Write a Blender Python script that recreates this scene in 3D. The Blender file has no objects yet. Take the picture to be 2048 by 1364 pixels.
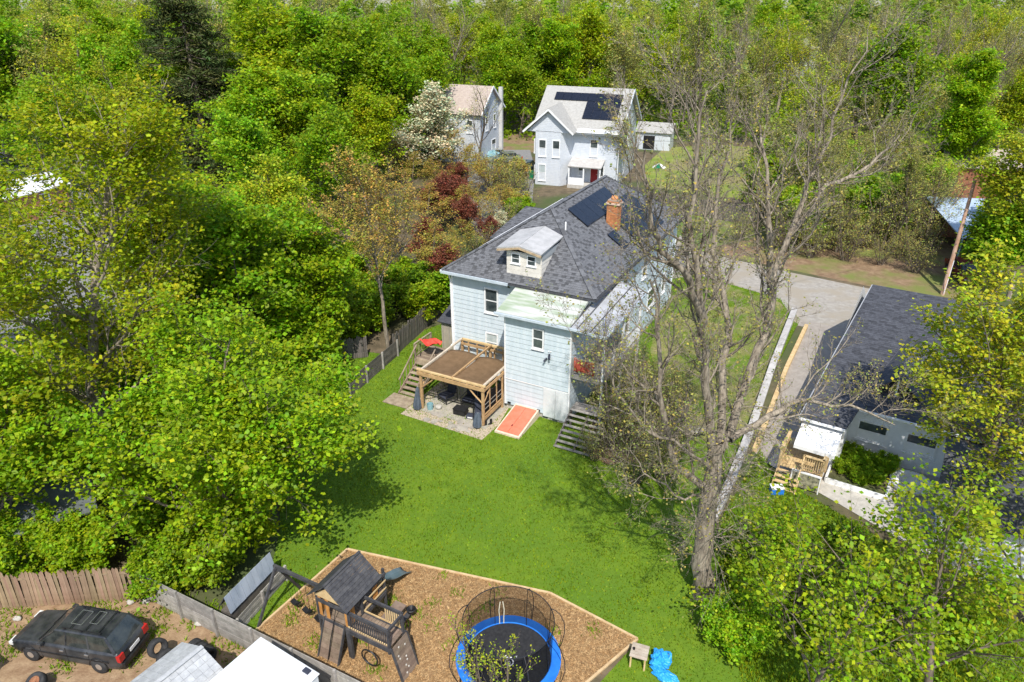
import bpy, math, random
import numpy as np
from mathutils import Vector, Matrix
C=bpy.context; S=C.scene
R=math.radians
# ---------------------------------------------------------------- camera, world, sun
CH=22.8; PITCH=R(26.3); FP=1450.0
cam=bpy.data.cameras.new('camera'); camo=bpy.data.objects.new('camera',cam); S.collection.objects.link(camo)
camo.location=(0,0,CH); camo.rotation_euler=(R(90)-PITCH,0,0)
cam.lens=36*FP/2048; cam.clip_start=.1; cam.clip_end=3000
S.camera=camo
SUN_AZ=178.0; SUN_EL=53.0
W=bpy.data.worlds.new('World'); S.world=W; W.use_nodes=True
nt=W.node_tree; nt.nodes.clear()
sk=nt.nodes.new('ShaderNodeTexSky'); sk.sky_type='NISHITA'; sk.sun_disc=False
sk.sun_elevation=R(SUN_EL); sk.sun_rotation=R(SUN_AZ); sk.air_density=1.0; sk.dust_density=1.0
bg=nt.nodes.new('ShaderNodeBackground'); bg.inputs[1].default_value=.15
wo=nt.nodes.new('ShaderNodeOutputWorld'); nt.links.new(sk.outputs[0],bg.inputs[0]); nt.links.new(bg.outputs[0],wo.inputs[0])
sun=bpy.data.lights.new('sun','SUN'); sun.energy=3.8; sun.angle=R(.5); sun.color=(1,.955,.88)
so=bpy.data.objects.new('sun',sun); S.collection.objects.link(so)
d=Vector((math.sin(R(SUN_AZ))*math.cos(R(SUN_EL)),math.cos(R(SUN_AZ))*math.cos(R(SUN_EL)),math.sin(R(SUN_EL))))
so.rotation_euler=d.to_track_quat('Z','Y').to_euler()
S.view_settings.view_transform='Standard'; S.view_settings.look='None'
S.view_settings.exposure=0.47; S.view_settings.gamma=1; S.view_settings.use_curve_mapping=False
S.render.engine='CYCLES'
S.cycles.max_bounces=7; S.cycles.transparent_max_bounces=12; S.cycles.transmission_bounces=2; S.cycles.diffuse_bounces=4; S.cycles.glossy_bounces=2
S.cycles.caustics_reflective=False; S.cycles.caustics_refractive=False

COL=S.collection
def gp(px,py,z=0.):
    a=(px-1024)/FP; b=(682-py)/FP
    y=math.cos(PITCH)+b*math.sin(PITCH); zz=-math.sin(PITCH)+b*math.cos(PITCH)
    t=(z-CH)/zz
    return (a*t,y*t,z)

# ---------------------------------------------------------------- materials
def lin(c):
    return tuple(((v/255)/12.92 if v/255<=.04045 else ((v/255+.055)/1.055)**2.4) for v in c)
MATS={}
def mat(name,c1,c2=None,scale=4.,rough=.8,bump=0.,spec=.3,metal=0.,tint=False,detail=4,stretch=None,objrand=0.,trans=0.,emit=None,scale2=None,c3=None,bscale=None,coat=0):
    if name in MATS: return MATS[name]
    m=bpy.data.materials.new(name); m.use_nodes=True; t=m.node_tree; t.nodes.clear()
    L=t.links.new; N=t.nodes.new
    out=N('ShaderNodeOutputMaterial'); p=N('ShaderNodeBsdfPrincipled')
    p.inputs['Roughness'].default_value=rough; p.inputs['Specular IOR Level'].default_value=spec; p.inputs['Metallic'].default_value=metal
    p.inputs['Coat Weight'].default_value=coat
    tc=N('ShaderNodeTexCoord'); mp=N('ShaderNodeMapping'); L(tc.outputs['Object'],mp.inputs[0])
    if stretch: mp.inputs['Scale'].default_value=stretch
    col=None
    if c2:
        nz=N('ShaderNodeTexNoise'); nz.inputs['Scale'].default_value=scale; nz.inputs['Detail'].default_value=detail; nz.inputs['Roughness'].default_value=.62
        L(mp.outputs[0],nz.inputs[0])
        r=N('ShaderNodeMapRange'); r.inputs[1].default_value=.36; r.inputs[2].default_value=.64; L(nz.outputs[0],r.inputs[0])
        mx=N('ShaderNodeMix'); mx.data_type='RGBA'; mx.inputs[6].default_value=(*c1,1); mx.inputs[7].default_value=(*c2,1)
        L(r.outputs[0],mx.inputs[0]); col=mx.outputs[2]
        if c3:
            n2=N('ShaderNodeTexNoise'); n2.inputs['Scale'].default_value=scale2 or scale*.15; n2.inputs['Detail'].default_value=3
            L((mp if stretch else tc).outputs[0 if stretch else 'Object'],n2.inputs[0]); r2=N('ShaderNodeMapRange'); r2.inputs[1].default_value=.45; r2.inputs[2].default_value=.62; L(n2.outputs[0],r2.inputs[0])
            m2=N('ShaderNodeMix'); m2.data_type='RGBA'; m2.inputs[7].default_value=(*c3,1); L(col,m2.inputs[6]); L(r2.outputs[0],m2.inputs[0]); col=m2.outputs[2]
    else:
        rg=N('ShaderNodeRGB'); rg.outputs[0].default_value=(*c1,1); col=rg.outputs[0]
    if tint:
        at=N('ShaderNodeAttribute'); at.attribute_name='tint'
        mm=N('ShaderNodeMix'); mm.data_type='RGBA'; mm.blend_type='MULTIPLY'; mm.inputs[0].default_value=1
        L(col,mm.inputs[6]); L(at.outputs['Color'],mm.inputs[7]); col=mm.outputs[2]
    if objrand:
        oi=N('ShaderNodeObjectInfo'); hs=N('ShaderNodeHueSaturation')
        mr=N('ShaderNodeMapRange'); mr.inputs[3].default_value=1-objrand; mr.inputs[4].default_value=1+objrand; L(oi.outputs['Random'],mr.inputs[0]); L(mr.outputs[0],hs.inputs['Value'])
        ml=N('ShaderNodeMath'); ml.operation='MULTIPLY'; ml.inputs[1].default_value=7.31; L(oi.outputs['Random'],ml.inputs[0])
        fr=N('ShaderNodeMath'); fr.operation='FRACT'; L(ml.outputs[0],fr.inputs[0])
        mh=N('ShaderNodeMapRange'); mh.inputs[3].default_value=.5-objrand*.09; mh.inputs[4].default_value=.5+objrand*.07; L(fr.outputs[0],mh.inputs[0]); L(mh.outputs[0],hs.inputs['Hue'])
        L(col,hs.inputs['Color']); col=hs.outputs[0]
    L(col,p.inputs['Base Color'])
    if bump:
        nb=N('ShaderNodeTexNoise'); nb.inputs['Scale'].default_value=bscale or scale*2.5; nb.inputs['Detail'].default_value=5; L(mp.outputs[0],nb.inputs[0])
        b=N('ShaderNodeBump'); b.inputs['Strength'].default_value=bump; b.inputs['Distance'].default_value=.03; L(nb.outputs[0],b.inputs['Height']); L(b.outputs[0],p.inputs['Normal'])
    if emit: p.inputs['Emission Color'].default_value=(*emit,1); p.inputs['Emission Strength'].default_value=1
    sh=p.outputs[0]
    if trans:
        tr=N('ShaderNodeBsdfTranslucent'); L(col,tr.inputs[0]); ms=N('ShaderNodeMixShader'); ms.inputs[0].default_value=trans; L(sh,ms.inputs[1]); L(tr.outputs[0],ms.inputs[2]); sh=ms.outputs[0]
    L(sh,out.inputs[0]); MATS[name]=m
    return m
def netmat(name,c,alpha):
    m=bpy.data.materials.new(name); m.use_nodes=True; t=m.node_tree; t.nodes.clear(); N=t.nodes.new; L=t.links.new
    out=N('ShaderNodeOutputMaterial'); a=N('ShaderNodeBsdfDiffuse'); a.inputs[0].default_value=(*c,1); b=N('ShaderNodeBsdfTransparent')
    ms=N('ShaderNodeMixShader'); ms.inputs[0].default_value=alpha; L(b.outputs[0],ms.inputs[1]); L(a.outputs[0],ms.inputs[2]); L(ms.outputs[0],out.inputs[0]); return m

leafG=mat('leaf_green',(.235,.40,.007),(.39,.52,.012),1.2,.55,tint=True,trans=.52,objrand=.10,spec=.35)
leafL=mat('leaf_lime',(.33,.44,.007),(.48,.55,.014),1.2,.55,tint=True,trans=.52,objrand=.10,spec=.35)
leafD=mat('leaf_deep',(.215,.385,.009),(.36,.50,.013),1.2,.55,tint=True,trans=.5,objrand=.12,spec=.35)
leafY=mat('leaf_yellow',(.36,.43,.014),(.50,.53,.03),1.2,.55,tint=True,trans=.45,objrand=.14,spec=.3)
leafO=mat('leaf_orange',(.50,.29,.08),(.42,.42,.05),1.2,.6,tint=True,trans=.35,objrand=.12,spec=.3)
leafR=mat('leaf_red',(.20,.045,.035),(.30,.11,.05),2,.6,tint=True,trans=.3,spec=.3)
leafW=mat('leaf_blossom',(.62,.60,.36),(.74,.70,.48),2,.6,tint=True,trans=.3,spec=.2)
leafB=mat('leaf_bud',(.33,.33,.06),(.38,.37,.10),2,.6,tint=True,trans=.3,objrand=.1,spec=.2)
leafC=mat('needle_dark',(.06,.085,.022),(.11,.135,.035),1.5,.7,tint=True,trans=.15,spec=.2)
bark=mat('bark_brown',(.11,.085,.065),(.21,.17,.13),5,.9,.7,stretch=(1,1,.25))
barkg=mat('bark_grey',(.13,.105,.08),(.37,.315,.24),8,.9,1.0,stretch=(1,1,.22))
barkt=mat('bark_twig',(.20,.165,.11),(.30,.255,.17),3,.9,objrand=.1)
grassM=mat('grass',(.10,.18,.010),(.14,.225,.012),1.6,.85,.6,tint=False,bscale=30,c3=(.10,.185,.012),scale2=.25)
bladeM=mat('grass_blade',(.19,.33,.009),(.27,.40,.013),.9,.6,tint=True,trans=.4,spec=.25)
wildM=mat('wild_grass',(.13,.17,.035),(.22,.20,.07),.8,.9,.5,bscale=12,c3=(.10,.17,.03),scale2=.12)
earthM=mat('earth',(.095,.075,.045),(.17,.13,.08),1.2,.95,.8,bscale=10,c3=(.07,.095,.03),scale2=.1)
mulchM=mat('mulch',(.22,.125,.055),(.34,.21,.10),9,.95,.9,bscale=22)
chipM=mat('mulch_chip',(.36,.205,.085),(.50,.33,.16),6,.9,tint=True)
dirtM=mat('dirt_yard',(.24,.15,.085),(.36,.25,.15),2.5,.95,.8,bscale=14)
litterM=mat('leaf_litter',(.19,.12,.07),(.29,.20,.12),1.5,.95,.6,bscale=16,c3=(.17,.19,.05),scale2=.3)
asphM=mat('asphalt',(.20,.195,.19),(.26,.255,.245),3,.92,.3,bscale=40)
driveM=mat('drive_gravel',(.29,.265,.23),(.39,.36,.315),2.5,.92,.4,bscale=30,c3=(.33,.29,.23),scale2=.5)
driveB=mat('drive_brown',(.29,.255,.22),(.37,.33,.285),2,.92,.4,bscale=30)
concM=mat('concrete',(.40,.38,.34),(.52,.49,.44),3,.9,.3,bscale=20)
slabM=mat('paving_slab',(.32,.295,.255),(.42,.38,.32),3,.9,.3,bscale=20,objrand=.12)
sandM=mat('sandy_gravel',(.42,.34,.26),(.52,.43,.33),7,.95,.6,bscale=40)
sideB=mat('blue_siding',(.53,.61,.66),(.60,.67,.71),2.0,.6,.15,stretch=(3,3,.5),bscale=12,c3=(.52,.60,.645),scale2=1.1)
sideW=mat('white_siding',(.72,.76,.80),(.79,.82,.85),2.5,.6,.1,stretch=(1,1,5))
sideC=mat('cream_siding',(.62,.58,.52),(.72,.68,.61),3,.7,.15)
trimW=mat('white_trim',(.76,.77,.77),(.83,.83,.83),4,.5)
gutM=mat('gutter_paint',(.45,.52,.58),(.56,.62,.67),4,.4)
panelW=mat('white_panel',(.62,.65,.67),(.70,.72,.73),3,.6,.2)
shM=mat('shingle_grey',(.115,.118,.127),(.16,.164,.175),6,.9,.4,tint=True,bscale=60)
shB=mat('shingle_base',(.055,.058,.068),(.08,.083,.095),6,.95)
shD=mat('shingle_dark',(.055,.058,.068),(.09,.094,.108),5,.9,.4,tint=True,bscale=50)
shL=mat('shingle_light',(.33,.32,.295),(.41,.40,.37),4,.9,.3,tint=True,bscale=40)
shT=mat('shingle_tan',(.36,.29,.25),(.46,.385,.33),4,.9,.3,tint=True)
roofG=mat('green_stained_roof',(.47,.50,.45),(.57,.57,.53),1.4,.6,.1,c3=(.30,.37,.25),scale2=1.1,stretch=(.45,2.2,1))
roofS=mat('silver_roof',(.36,.37,.385),(.47,.48,.50),1.2,.5,.1)
tarM=mat('tar',(.045,.048,.055),(.08,.08,.085),4,.7)
solM=mat('solar_cell',(.010,.013,.022),(.016,.019,.03),3,.22,spec=.5)
solF=mat('solar_frame',(.02,.02,.022),None,rough=.4)
glassM=mat('window_glass',(.03,.04,.045),(.10,.12,.12),1.3,.08,spec=.8)
curtM=mat('curtain_glass',(.36,.42,.42),(.50,.55,.55),2,.25,spec=.6)
brickM=mat('brick',(.46,.17,.065),(.58,.26,.11),7,.9,.3,tint=True)
mortM=mat('mortar',(.36,.27,.20),None)
woodN=mat('cedar_wood',(.38,.235,.115),(.52,.34,.17),3,.75,.3,stretch=(1,1,1))
woodT=mat('tan_wood',(.52,.36,.17),(.66,.49,.26),3,.75,.3)
woodG=mat('grey_wood',(.25,.235,.21),(.38,.355,.32),3,.85,.4,tint=False,objrand=.2)
woodD=mat('dark_weathered_wood',(.10,.09,.08),(.17,.15,.13),3,.85,.4,objrand=.2)
woodS=mat('brownish_grey_wood',(.24,.185,.13),(.37,.295,.215),3,.85,.4,objrand=.2)
woodR=mat('reddish_picket',(.19,.125,.075),(.38,.275,.175),2.5,.85,.4,stretch=(1,1,.3),objrand=.22)
woodK=mat('charcoal_wood',(.045,.045,.05),(.085,.083,.085),4,.6,.3,stretch=(1,1,1),objrand=.12)
woodB=mat('brown_deck_wood',(.17,.125,.09),(.25,.19,.14),4,.75,.3,objrand=.15)
woodO=mat('orange_stained_wood',(.46,.20,.05),(.58,.28,.08),4,.7,.2)
redD=mat('coral_door',(.80,.17,.095),(.86,.21,.13),3,.55)
redF=mat('red_fabric',(.62,.045,.03),(.75,.09,.06),5,.7)
brnF=mat('brown_canopy',(.20,.125,.065),(.26,.165,.09),3,.85,trans=.25)
navF=mat('navy_cushion',(.03,.035,.055),(.055,.06,.085),4,.85,.2)
blk=mat('black_plastic',(.012,.012,.013),(.025,.025,.026),4,.45)
blkM=mat('black_metal',(.02,.02,.022),None,rough=.35,spec=.5)
matM=mat('jump_mat',(.02,.02,.022),(.034,.034,.036),8,.7)
bluP=mat('blue_pad',(.02,.16,.62),(.03,.21,.70),3,.4)
blueT=mat('blue_tarp',(.02,.28,.72),(.05,.38,.82),5,.35,.6)
wht=mat('white_paint',(.80,.80,.80),None,rough=.5)
whM=mat('white_roof_sheet',(.66,.67,.69),(.73,.73,.74),1,.5)
tileM=mat('light_shingle',(.36,.37,.38),(.46,.47,.475),5,.85,.2,objrand=.08)
tireM=mat('tyre_rubber',(.028,.028,.03),(.05,.05,.05),6,.85,.3)
rust=mat('rusty_steel',(.22,.09,.045),(.34,.17,.09),8,.8,.3)
carK=mat('car_paint_dark',(.014,.016,.02),(.055,.056,.058),1.6,.38,spec=.5,coat=.25)
carS=mat('car_paint_silver',(.34,.36,.36),(.40,.42,.42),2,.35,metal=.3,coat=.4)
carB=mat('car_paint_blue',(.10,.14,.18),(.14,.18,.22),2,.3,coat=.4)
carR=mat('car_paint_maroon',(.16,.012,.015),None,rough=.3,coat=.5)
carGl=mat('car_glass',(.02,.024,.024),(.05,.055,.05),3,.06,spec=.8)
lampR=mat('tail_lamp',(.45,.02,.02),None,rough=.2)
lampW=mat('head_lamp',(.7,.7,.68),None,rough=.15)
chrome=mat('alloy',(.6,.6,.6),None,rough=.3,metal=.8)
steelB=mat('bluish_metal_sheet',(.28,.33,.40),(.40,.45,.52),2,.5,.1,stretch=(1,1,.3))
tealP=mat('slide_plastic',(.10,.15,.17),(.14,.19,.21),3,.4)
creamP=mat('cream_strap',(.7,.66,.5),None)
greenP=mat('green_bin',(.01,.16,.07),None,rough=.4)
tealB=mat('pale_blue_tub',(.22,.38,.42),None,rough=.4)
blueRoof=mat('pale_blue_roof',(.36,.46,.60),(.46,.56,.70),2,.5,.1)
woodP=mat('pole_wood',(.33,.19,.12),(.50,.34,.25),3,.9,.3,stretch=(1,1,.2))
netB=netmat('net_black',(.012,.012,.012),.46)
netS=netmat('screen_mesh',(.02,.02,.02),.75)

# ---------------------------------------------------------------- builders
def link(o,parent=None):
    COL.objects.link(o)
    if parent is not None: o.parent=parent
    return o
def thing(name,label,cat,loc=(0,0,0),rz=0,group=None):
    o=bpy.data.objects.new(name,None); link(o); o.location=loc; o.rotation_euler=(0,0,rz); o.empty_display_size=.2
    return tag(o,label,cat,group)
def tag(o,label,cat,group=None):
    o['label']=label; o['category']=cat
    if group: o['group']=group
    return o
def struct(o): o['kind']='structure'; return o
def stuff(o): o['kind']='stuff'; return o
class MB:
    def __init__(s): s.v=[]; s.f=[]; s.t=[]; s.tint=None
    def add(s,vs,fs,t=(1,1,1)):
        n=len(s.v); s.v+=[tuple(x) for x in vs]; s.f+=[tuple(i+n for i in f) for f in fs]; s.t+=[t]*len(vs); return s
    def box(s,x0,x1,y0,y1,z0,z1,t=(1,1,1)):
        vs=[(x0,y0,z0),(x1,y0,z0),(x1,y1,z0),(x0,y1,z0),(x0,y0,z1),(x1,y0,z1),(x1,y1,z1),(x0,y1,z1)]
        return s.add(vs,[(0,3,2,1),(4,5,6,7),(0,1,5,4),(1,2,6,5),(2,3,7,6),(3,0,4,7)],t)
    def bar(s,a,b,w,h=None,up=(0,0,1),t=(1,1,1)):
        h=w if h is None else h
        a=Vector(a); b=Vector(b); d=(b-a).normalized(); u=Vector(up)
        if abs(d.dot(u))>.98: u=Vector((0,1,0)) if abs(d.y)<.9 else Vector((1,0,0))
        x=d.cross(u).normalized(); y=x.cross(d).normalized()
        vs=[]
        for p in (a,b):
            for i,j in ((-1,-1),(1,-1),(1,1),(-1,1)): vs.append(p+x*(i*w/2)+y*(j*h/2))
        return s.add(vs,[(0,3,2,1),(4,5,6,7),(0,1,5,4),(1,2,6,5),(2,3,7,6),(3,0,4,7)],t)
    def poly(s,pts,th=0.,n=None,t=(1,1,1)):
        pts=[Vector(p) for p in pts]; k=len(pts)
        if th==0: return s.add(pts,[tuple(range(k))],t)
        if n is None: n=(pts[1]-pts[0]).cross(pts[2]-pts[1]).normalized()
        n=Vector(n); lo=[p-n*th for p in pts]
        fs=[tuple(range(k)),tuple(range(2*k-1,k-1,-1))]+[(i,i+k,(i+1)%k+k,(i+1)%k) for i in range(k)]
        return s.add(pts+lo,fs,t)
    def tube(s,pts,rad,sides=8,closed=False,t=(1,1,1),cap=True):
        pts=[Vector(p) for p in pts]; n=len(pts)
        if not hasattr(rad,'__len__'): rad=[rad]*n
        vs=[];px=None
        for i,p in enumerate(pts):
            if closed: d=(pts[(i+1)%n]-pts[i-1])
            else: d=(pts[min(i+1,n-1)]-pts[max(i-1,0)])
            d.normalize()
            if px is None:
                px=d.cross(Vector((0,0,1)))
                if px.length<.1: px=Vector((1,0,0))
            px=(px-d*px.dot(d)).normalized(); py=d.cross(px)
            for k in range(sides):
                a=2*math.pi*k/sides; vs.append(p+px*math.cos(a)*rad[i]+py*math.sin(a)*rad[i])
        fs=[]
        for i in range(n if closed else n-1):
            j=(i+1)%n
            for k in range(sides):
                l=(k+1)%sides; fs.append((i*sides+k,i*sides+l,j*sides+l,j*sides+k))
        if cap and not closed: fs+=[tuple(range(sides-1,-1,-1)),tuple(range((n-1)*sides,n*sides))]
        return s.add(vs,fs,t)
    def lathe(s,prof,c=(0,0,0),sides=20,axis='z',t=(1,1,1)):
        vs=[];n=len(prof)
        for r,z in prof:
            for k in range(sides):
                a=2*math.pi*k/sides
                if axis=='z': vs.append((c[0]+r*math.cos(a),c[1]+r*math.sin(a),c[2]+z))
                elif axis=='y': vs.append((c[0]+r*math.cos(a),c[1]+z,c[2]+r*math.sin(a)))
                else: vs.append((c[0]+z,c[1]+r*math.cos(a),c[2]+r*math.sin(a)))
        fs=[(i*sides+k,i*sides+(k+1)%sides,(i+1)*sides+(k+1)%sides,(i+1)*sides+k) for i in range(n-1) for k in range(sides)]
        return s.add(vs,fs,t)
    def grid(s,fn,nu,nv,t=(1,1,1)):
        vs=[fn(i/nu,j/nv) for i in range(nu+1) for j in range(nv+1)]
        fs=[(i*(nv+1)+j,(i+1)*(nv+1)+j,(i+1)*(nv+1)+j+1,i*(nv+1)+j+1) for i in range(nu) for j in range(nv)]
        return s.add(vs,fs,t)
    def build(s,name,m,parent=None,smooth=False,bevel=0,solid=0,sub=0):
        me=bpy.data.meshes.new(name); me.from_pydata(s.v,[],s.f); me.materials.append(m)
        if any(t!=(1,1,1) for t in s.t) or m.name in TINTED:
            a=me.color_attributes.new('tint','FLOAT_COLOR','POINT')
            a.data.foreach_set('color',np.array([(*t,1) for t in s.t],dtype='f').ravel())
        if smooth: me.polygons.foreach_set('use_smooth',[True]*len(me.polygons))
        me.update(); o=bpy.data.objects.new(name,me); link(o,parent)
        if solid: md=o.modifiers.new('s','SOLIDIFY'); md.thickness=solid; md.offset=0
        if bevel: md=o.modifiers.new('b','BEVEL'); md.width=bevel; md.segments=2; md.limit_method='ANGLE'
        if sub: md=o.modifiers.new('u','SUBSURF'); md.levels=sub; md.render_levels=sub
        return o
TINTED={m.name for m in (leafG,leafL,leafD,leafY,leafO,leafR,leafW,leafB,leafC,bladeM,chipM,shM,shD,shL,shT,brickM)}
def part(name,m,parent,*boxes,**k):
    b=MB()
    for x in boxes: b.box(*x)
    return b.build(name,m,parent,**k)
def npmesh(name,verts,faces,k,m,tint=None,smooth=False):
    me=bpy.data.meshes.new(name); nv=len(verts); nf=len(faces)
    me.vertices.add(nv); me.vertices.foreach_set('co',np.asarray(verts,dtype='f').ravel())
    me.loops.add(nf*k); me.loops.foreach_set('vertex_index',np.asarray(faces,dtype='i').ravel())
    me.polygons.add(nf); me.polygons.foreach_set('loop_start',np.arange(0,nf*k,k,dtype='i'))
    me.polygons.foreach_set('loop_total',np.full(nf,k,dtype='i'))
    if smooth: me.polygons.foreach_set('use_smooth',np.ones(nf,dtype=bool))
    me.update(calc_edges=True); me.validate(); me.materials.append(m)
    if tint is not None:
        a=me.color_attributes.new('tint','FLOAT_COLOR','POINT')
        c=np.ones((nv,4),dtype='f'); c[:,:3]=tint; a.data.foreach_set('color',c.ravel())
    return me

# ---------------------------------------------------------------- ground & surfaces
def sheet(name,pts,z,m):
    b=MB(); b.add([(x,y,z) for x,y in pts],[tuple(range(len(pts)))]); o=b.build(name,m)
    if o.data.polygons[0].normal.z<0: o.data.flip_normals()
    return struct(o)
def pxs(l): return [gp(a,b)[:2] for a,b in l]
def ground():
    n=90; xs=np.linspace(-1,1,n); xs=np.sign(xs)*np.abs(xs)**1.6*1200
    v=[];f=[]
    for j in range(n):
        for i in range(n):
            x=xs[i]; y=xs[j]+150
            r=max(0,y-180); z=.00006*r*r if r<330 else .00006*330*330
            z+=0 if y<560 else -(y-560)*.06
            v.append((x,y,z))
    f=[(j*n+i,j*n+i+1,(j+1)*n+i+1,(j+1)*n+i) for j in range(n-1) for i in range(n-1)]
    return struct(MB().add(v,f).build('ground',earthM,smooth=True))
ground()
lawn_pts=pxs([(478,1262),(540,1150),(560,1060),(560,900),(500,760),(640,690),(790,712),(850,660),(905,640),(1000,600),(1340,545),(1390,548),(1570,600),(1600,640),(1545,760),(1500,880),(1432,1045),(1445,1180),(1520,1300),(1520,1420),(1150,1420),(1275,1283),(1100,1192),(695,1100),(508,1268)])
sheet('lawn',lawn_pts,.012,grassM)
sheet('neighbour_lawn',pxs([(1438,1045),(1520,900),(1560,960),(1700,1040),(1860,1140),(2048,1250),(2300,1500),(1500,1500),(1440,1240)]),.016,grassM)
mulch_pts=pxs([(695,1100),(1100,1188),(1275,1280),(1130,1400),(650,1400),(508,1266)])
sheet('mulch_bed',mulch_pts,.020,mulchM)
sheet('dirt_yard',pxs([(-300,1170),(0,1205),(270,1200),(330,1200),(640,1364),(760,1450),(-400,1450)]),.010,dirtM)
sheet('driveway',pxs([(1360,470),(1390,500),(1470,520),(1580,545),(1750,580),(1900,600),(1990,625),(1900,700),(1700,690),(1590,645),(1560,598),(1395,550),(1330,560)]),.020,driveM)
sheet('neighbour_driveway',pxs([(1600,640),(1700,660),(1760,700),(1700,800),(1620,900),(1560,940),(1500,900),(1540,790)]),.026,driveB)
sheet('neighbour_patio',pxs([(1530,925),(1600,870),(1760,900),(2100,1050),(2150,1190),(1960,1170),(1800,1080),(1680,1010)]),.030,concM)
sheet('leaf_litter',pxs([(1380,440),(1560,430),(1700,445),(1860,470),(1960,520),(2000,600),(1900,596),(1750,575),(1580,540),(1470,515),(1370,470)]),.008,litterM)
brush_pts=pxs([(1165,905),(1215,930),(1290,925),(1340,860),(1330,760),(1290,720),(1250,760),(1215,800),(1180,850)])
sheet('brush_patch',brush_pts,.022,litterM)
dry_pts=pxs([(1330,600),(1400,555),(1560,605),(1590,640),(1530,760),(1490,860),(1430,900),(1330,820),(1300,700)])
sheet('side_yard',dry_pts,.019,mat('dry_grass',(.16,.18,.04),(.27,.23,.11),1.4,.95,.5,bscale=14,c3=(.11,.18,.015),scale2=.5))
sheet('side_lawn',pxs([(1300,425),(1360,415),(1560,440),(1500,480),(1400,500),(1350,470)]),.014,wildM)
sheet('far_lawn',pxs([(1290,330),(1330,295),(1440,290),(1560,300),(1600,340),(1560,395),(1440,395),(1290,372)]),.012,mat('far_lawn_grass',(.16,.23,.03),(.25,.28,.06),.5,.9,.4,bscale=8,c3=(.24,.21,.09),scale2=.1))
sheet('street',pxs([(930,345),(1010,330),(1070,345),(1066,385),(1062,470),(990,500),(930,440)]),.010,asphM)
sheet('back_drive',pxs([(955,330),(1000,300),(1060,300),(1068,330),(1010,350)]),.016,asphM)
sheet('far_yard',pxs([(990,300),(1000,262),(1075,262),(1075,305)]),.012,litterM)
sheet('left_street',pxs([(-60,700),(-60,300),(120,260),(420,290),(420,520),(300,620),(150,700)]),.010,asphM)

# ---------------------------------------------------------------- grass blades and chips
rng=np.random.default_rng(5)
def inpoly(P,poly):
    x,y=P[:,0],P[:,1]; c=np.zeros(len(P),bool); n=len(poly)
    for i in range(n):
        x1,y1=poly[i]; x2,y2=poly[i-1]
        m=((y1>y)!=(y2>y))&(x<(x2-x1)*(y-y1)/(y2-y1+1e-12)+x1); c^=m
    return c
def scatter(poly,n,ymax=None):
    p=np.array(poly); lo=p.min(0); hi=p.max(0)
    if ymax: hi[1]=min(hi[1],ymax)
    q=rng.uniform(lo,hi,(n,2)); return q[inpoly(q,poly)]
def blades(name,poly,n,h0,h1,ymax=None,z=.012,yel=0.):
    p=scatter(poly,n,ymax); p=p[~(inpoly(p,brush_pts)&(rng.random(len(p))<.93))]; p=p[~(inpoly(p,dry_pts)&(np.sin(p[:,0]*1.3+1.2*np.sin(p[:,1]*.9))*np.sin(p[:,1]*1.1+p[:,0]*.3)>.25)&(rng.random(len(p))<.8))]; k=len(p)
    # uneven growth
    a=rng.uniform(0,6.283,k); w=rng.uniform(.016,.042,k); h=rng.uniform(h0,h1,k)*(.7+.5*np.sin(p[:,0]*1.7+np.sin(p[:,1]*1.3)*2)*.5+.3)
    dx=np.cos(a)*w; dy=np.sin(a)*w; l=rng.normal(0,.03,(k,2))
    v=np.zeros((k,3,3)); v[:,0]=np.c_[p[:,0]-dx,p[:,1]-dy,np.full(k,z)]; v[:,1]=np.c_[p[:,0]+dx,p[:,1]+dy,np.full(k,z)]; v[:,2]=np.c_[p[:,0]+l[:,0],p[:,1]+l[:,1],z+h]
    cl=.9+.09*np.sin(p[:,0]*2.1+2*np.sin(p[:,1]*.9))*np.sin(p[:,1]*2.6+1.5*np.sin(p[:,0]*1.1)); t=(rng.uniform(.5,1.3,k)*cl)[:,None]*np.ones((1,3)); t[:,0]*=rng.uniform(.75,1.35+yel,k)
    me=npmesh(name,v.reshape(-1,3),np.arange(3*k).reshape(-1,3),3,bladeM,np.repeat(t,3,0))
    o=bpy.data.objects.new(name,me); link(o); stuff(o); return o
o=blades('grass',lawn_pts,230000,.04,.10,60); tag(o,'short bright green mown grass covering the back lawn around the play area','grass')
nl=pxs([(1438,1045),(1520,900),(1560,960),(1700,1040),(1860,1140),(2048,1250),(2048,1400),(1500,1400),(1440,1240)])
o=blades('rough_grass',nl,50000,.08,.2,None,.016,.2); tag(o,'rougher green grass beyond the pale boundary wall on the right','grass')
def chips():
    p=scatter(mulch_pts,70000); k=len(p); a=rng.uniform(0,6.283,k); L=rng.uniform(.02,.065,k); w=rng.uniform(.006,.014,k)
    q=rng.random(k)<.03; p[q]+=rng.normal(0,.22,(q.sum(),2)); k=len(p)
    z=.024+rng.uniform(0,.03,k); tz=rng.normal(0,.012,k)
    cx,sx=np.cos(a),np.sin(a)
    def P(u,v_,dz): return np.c_[p[:,0]+cx*u-sx*v_,p[:,1]+sx*u+cx*v_,z+dz]
    v=np.stack([P(-L,-w,-tz),P(L,-w,tz),P(L,w,tz+.003),P(-L,w,-tz+.003)],1)
    t=rng.uniform(.45,1.25,(k,1))*np.ones((1,3)); 
    me=npmesh('mulch_chips',v.reshape(-1,3),np.arange(4*k).reshape(-1,4),4,chipM,np.repeat(t,4,0))
    o=bpy.data.objects.new('mulch_chips',me); link(o); stuff(o); tag(o,'tan wood chip mulch spread under the playset and trampoline','mulch')
chips()
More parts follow.
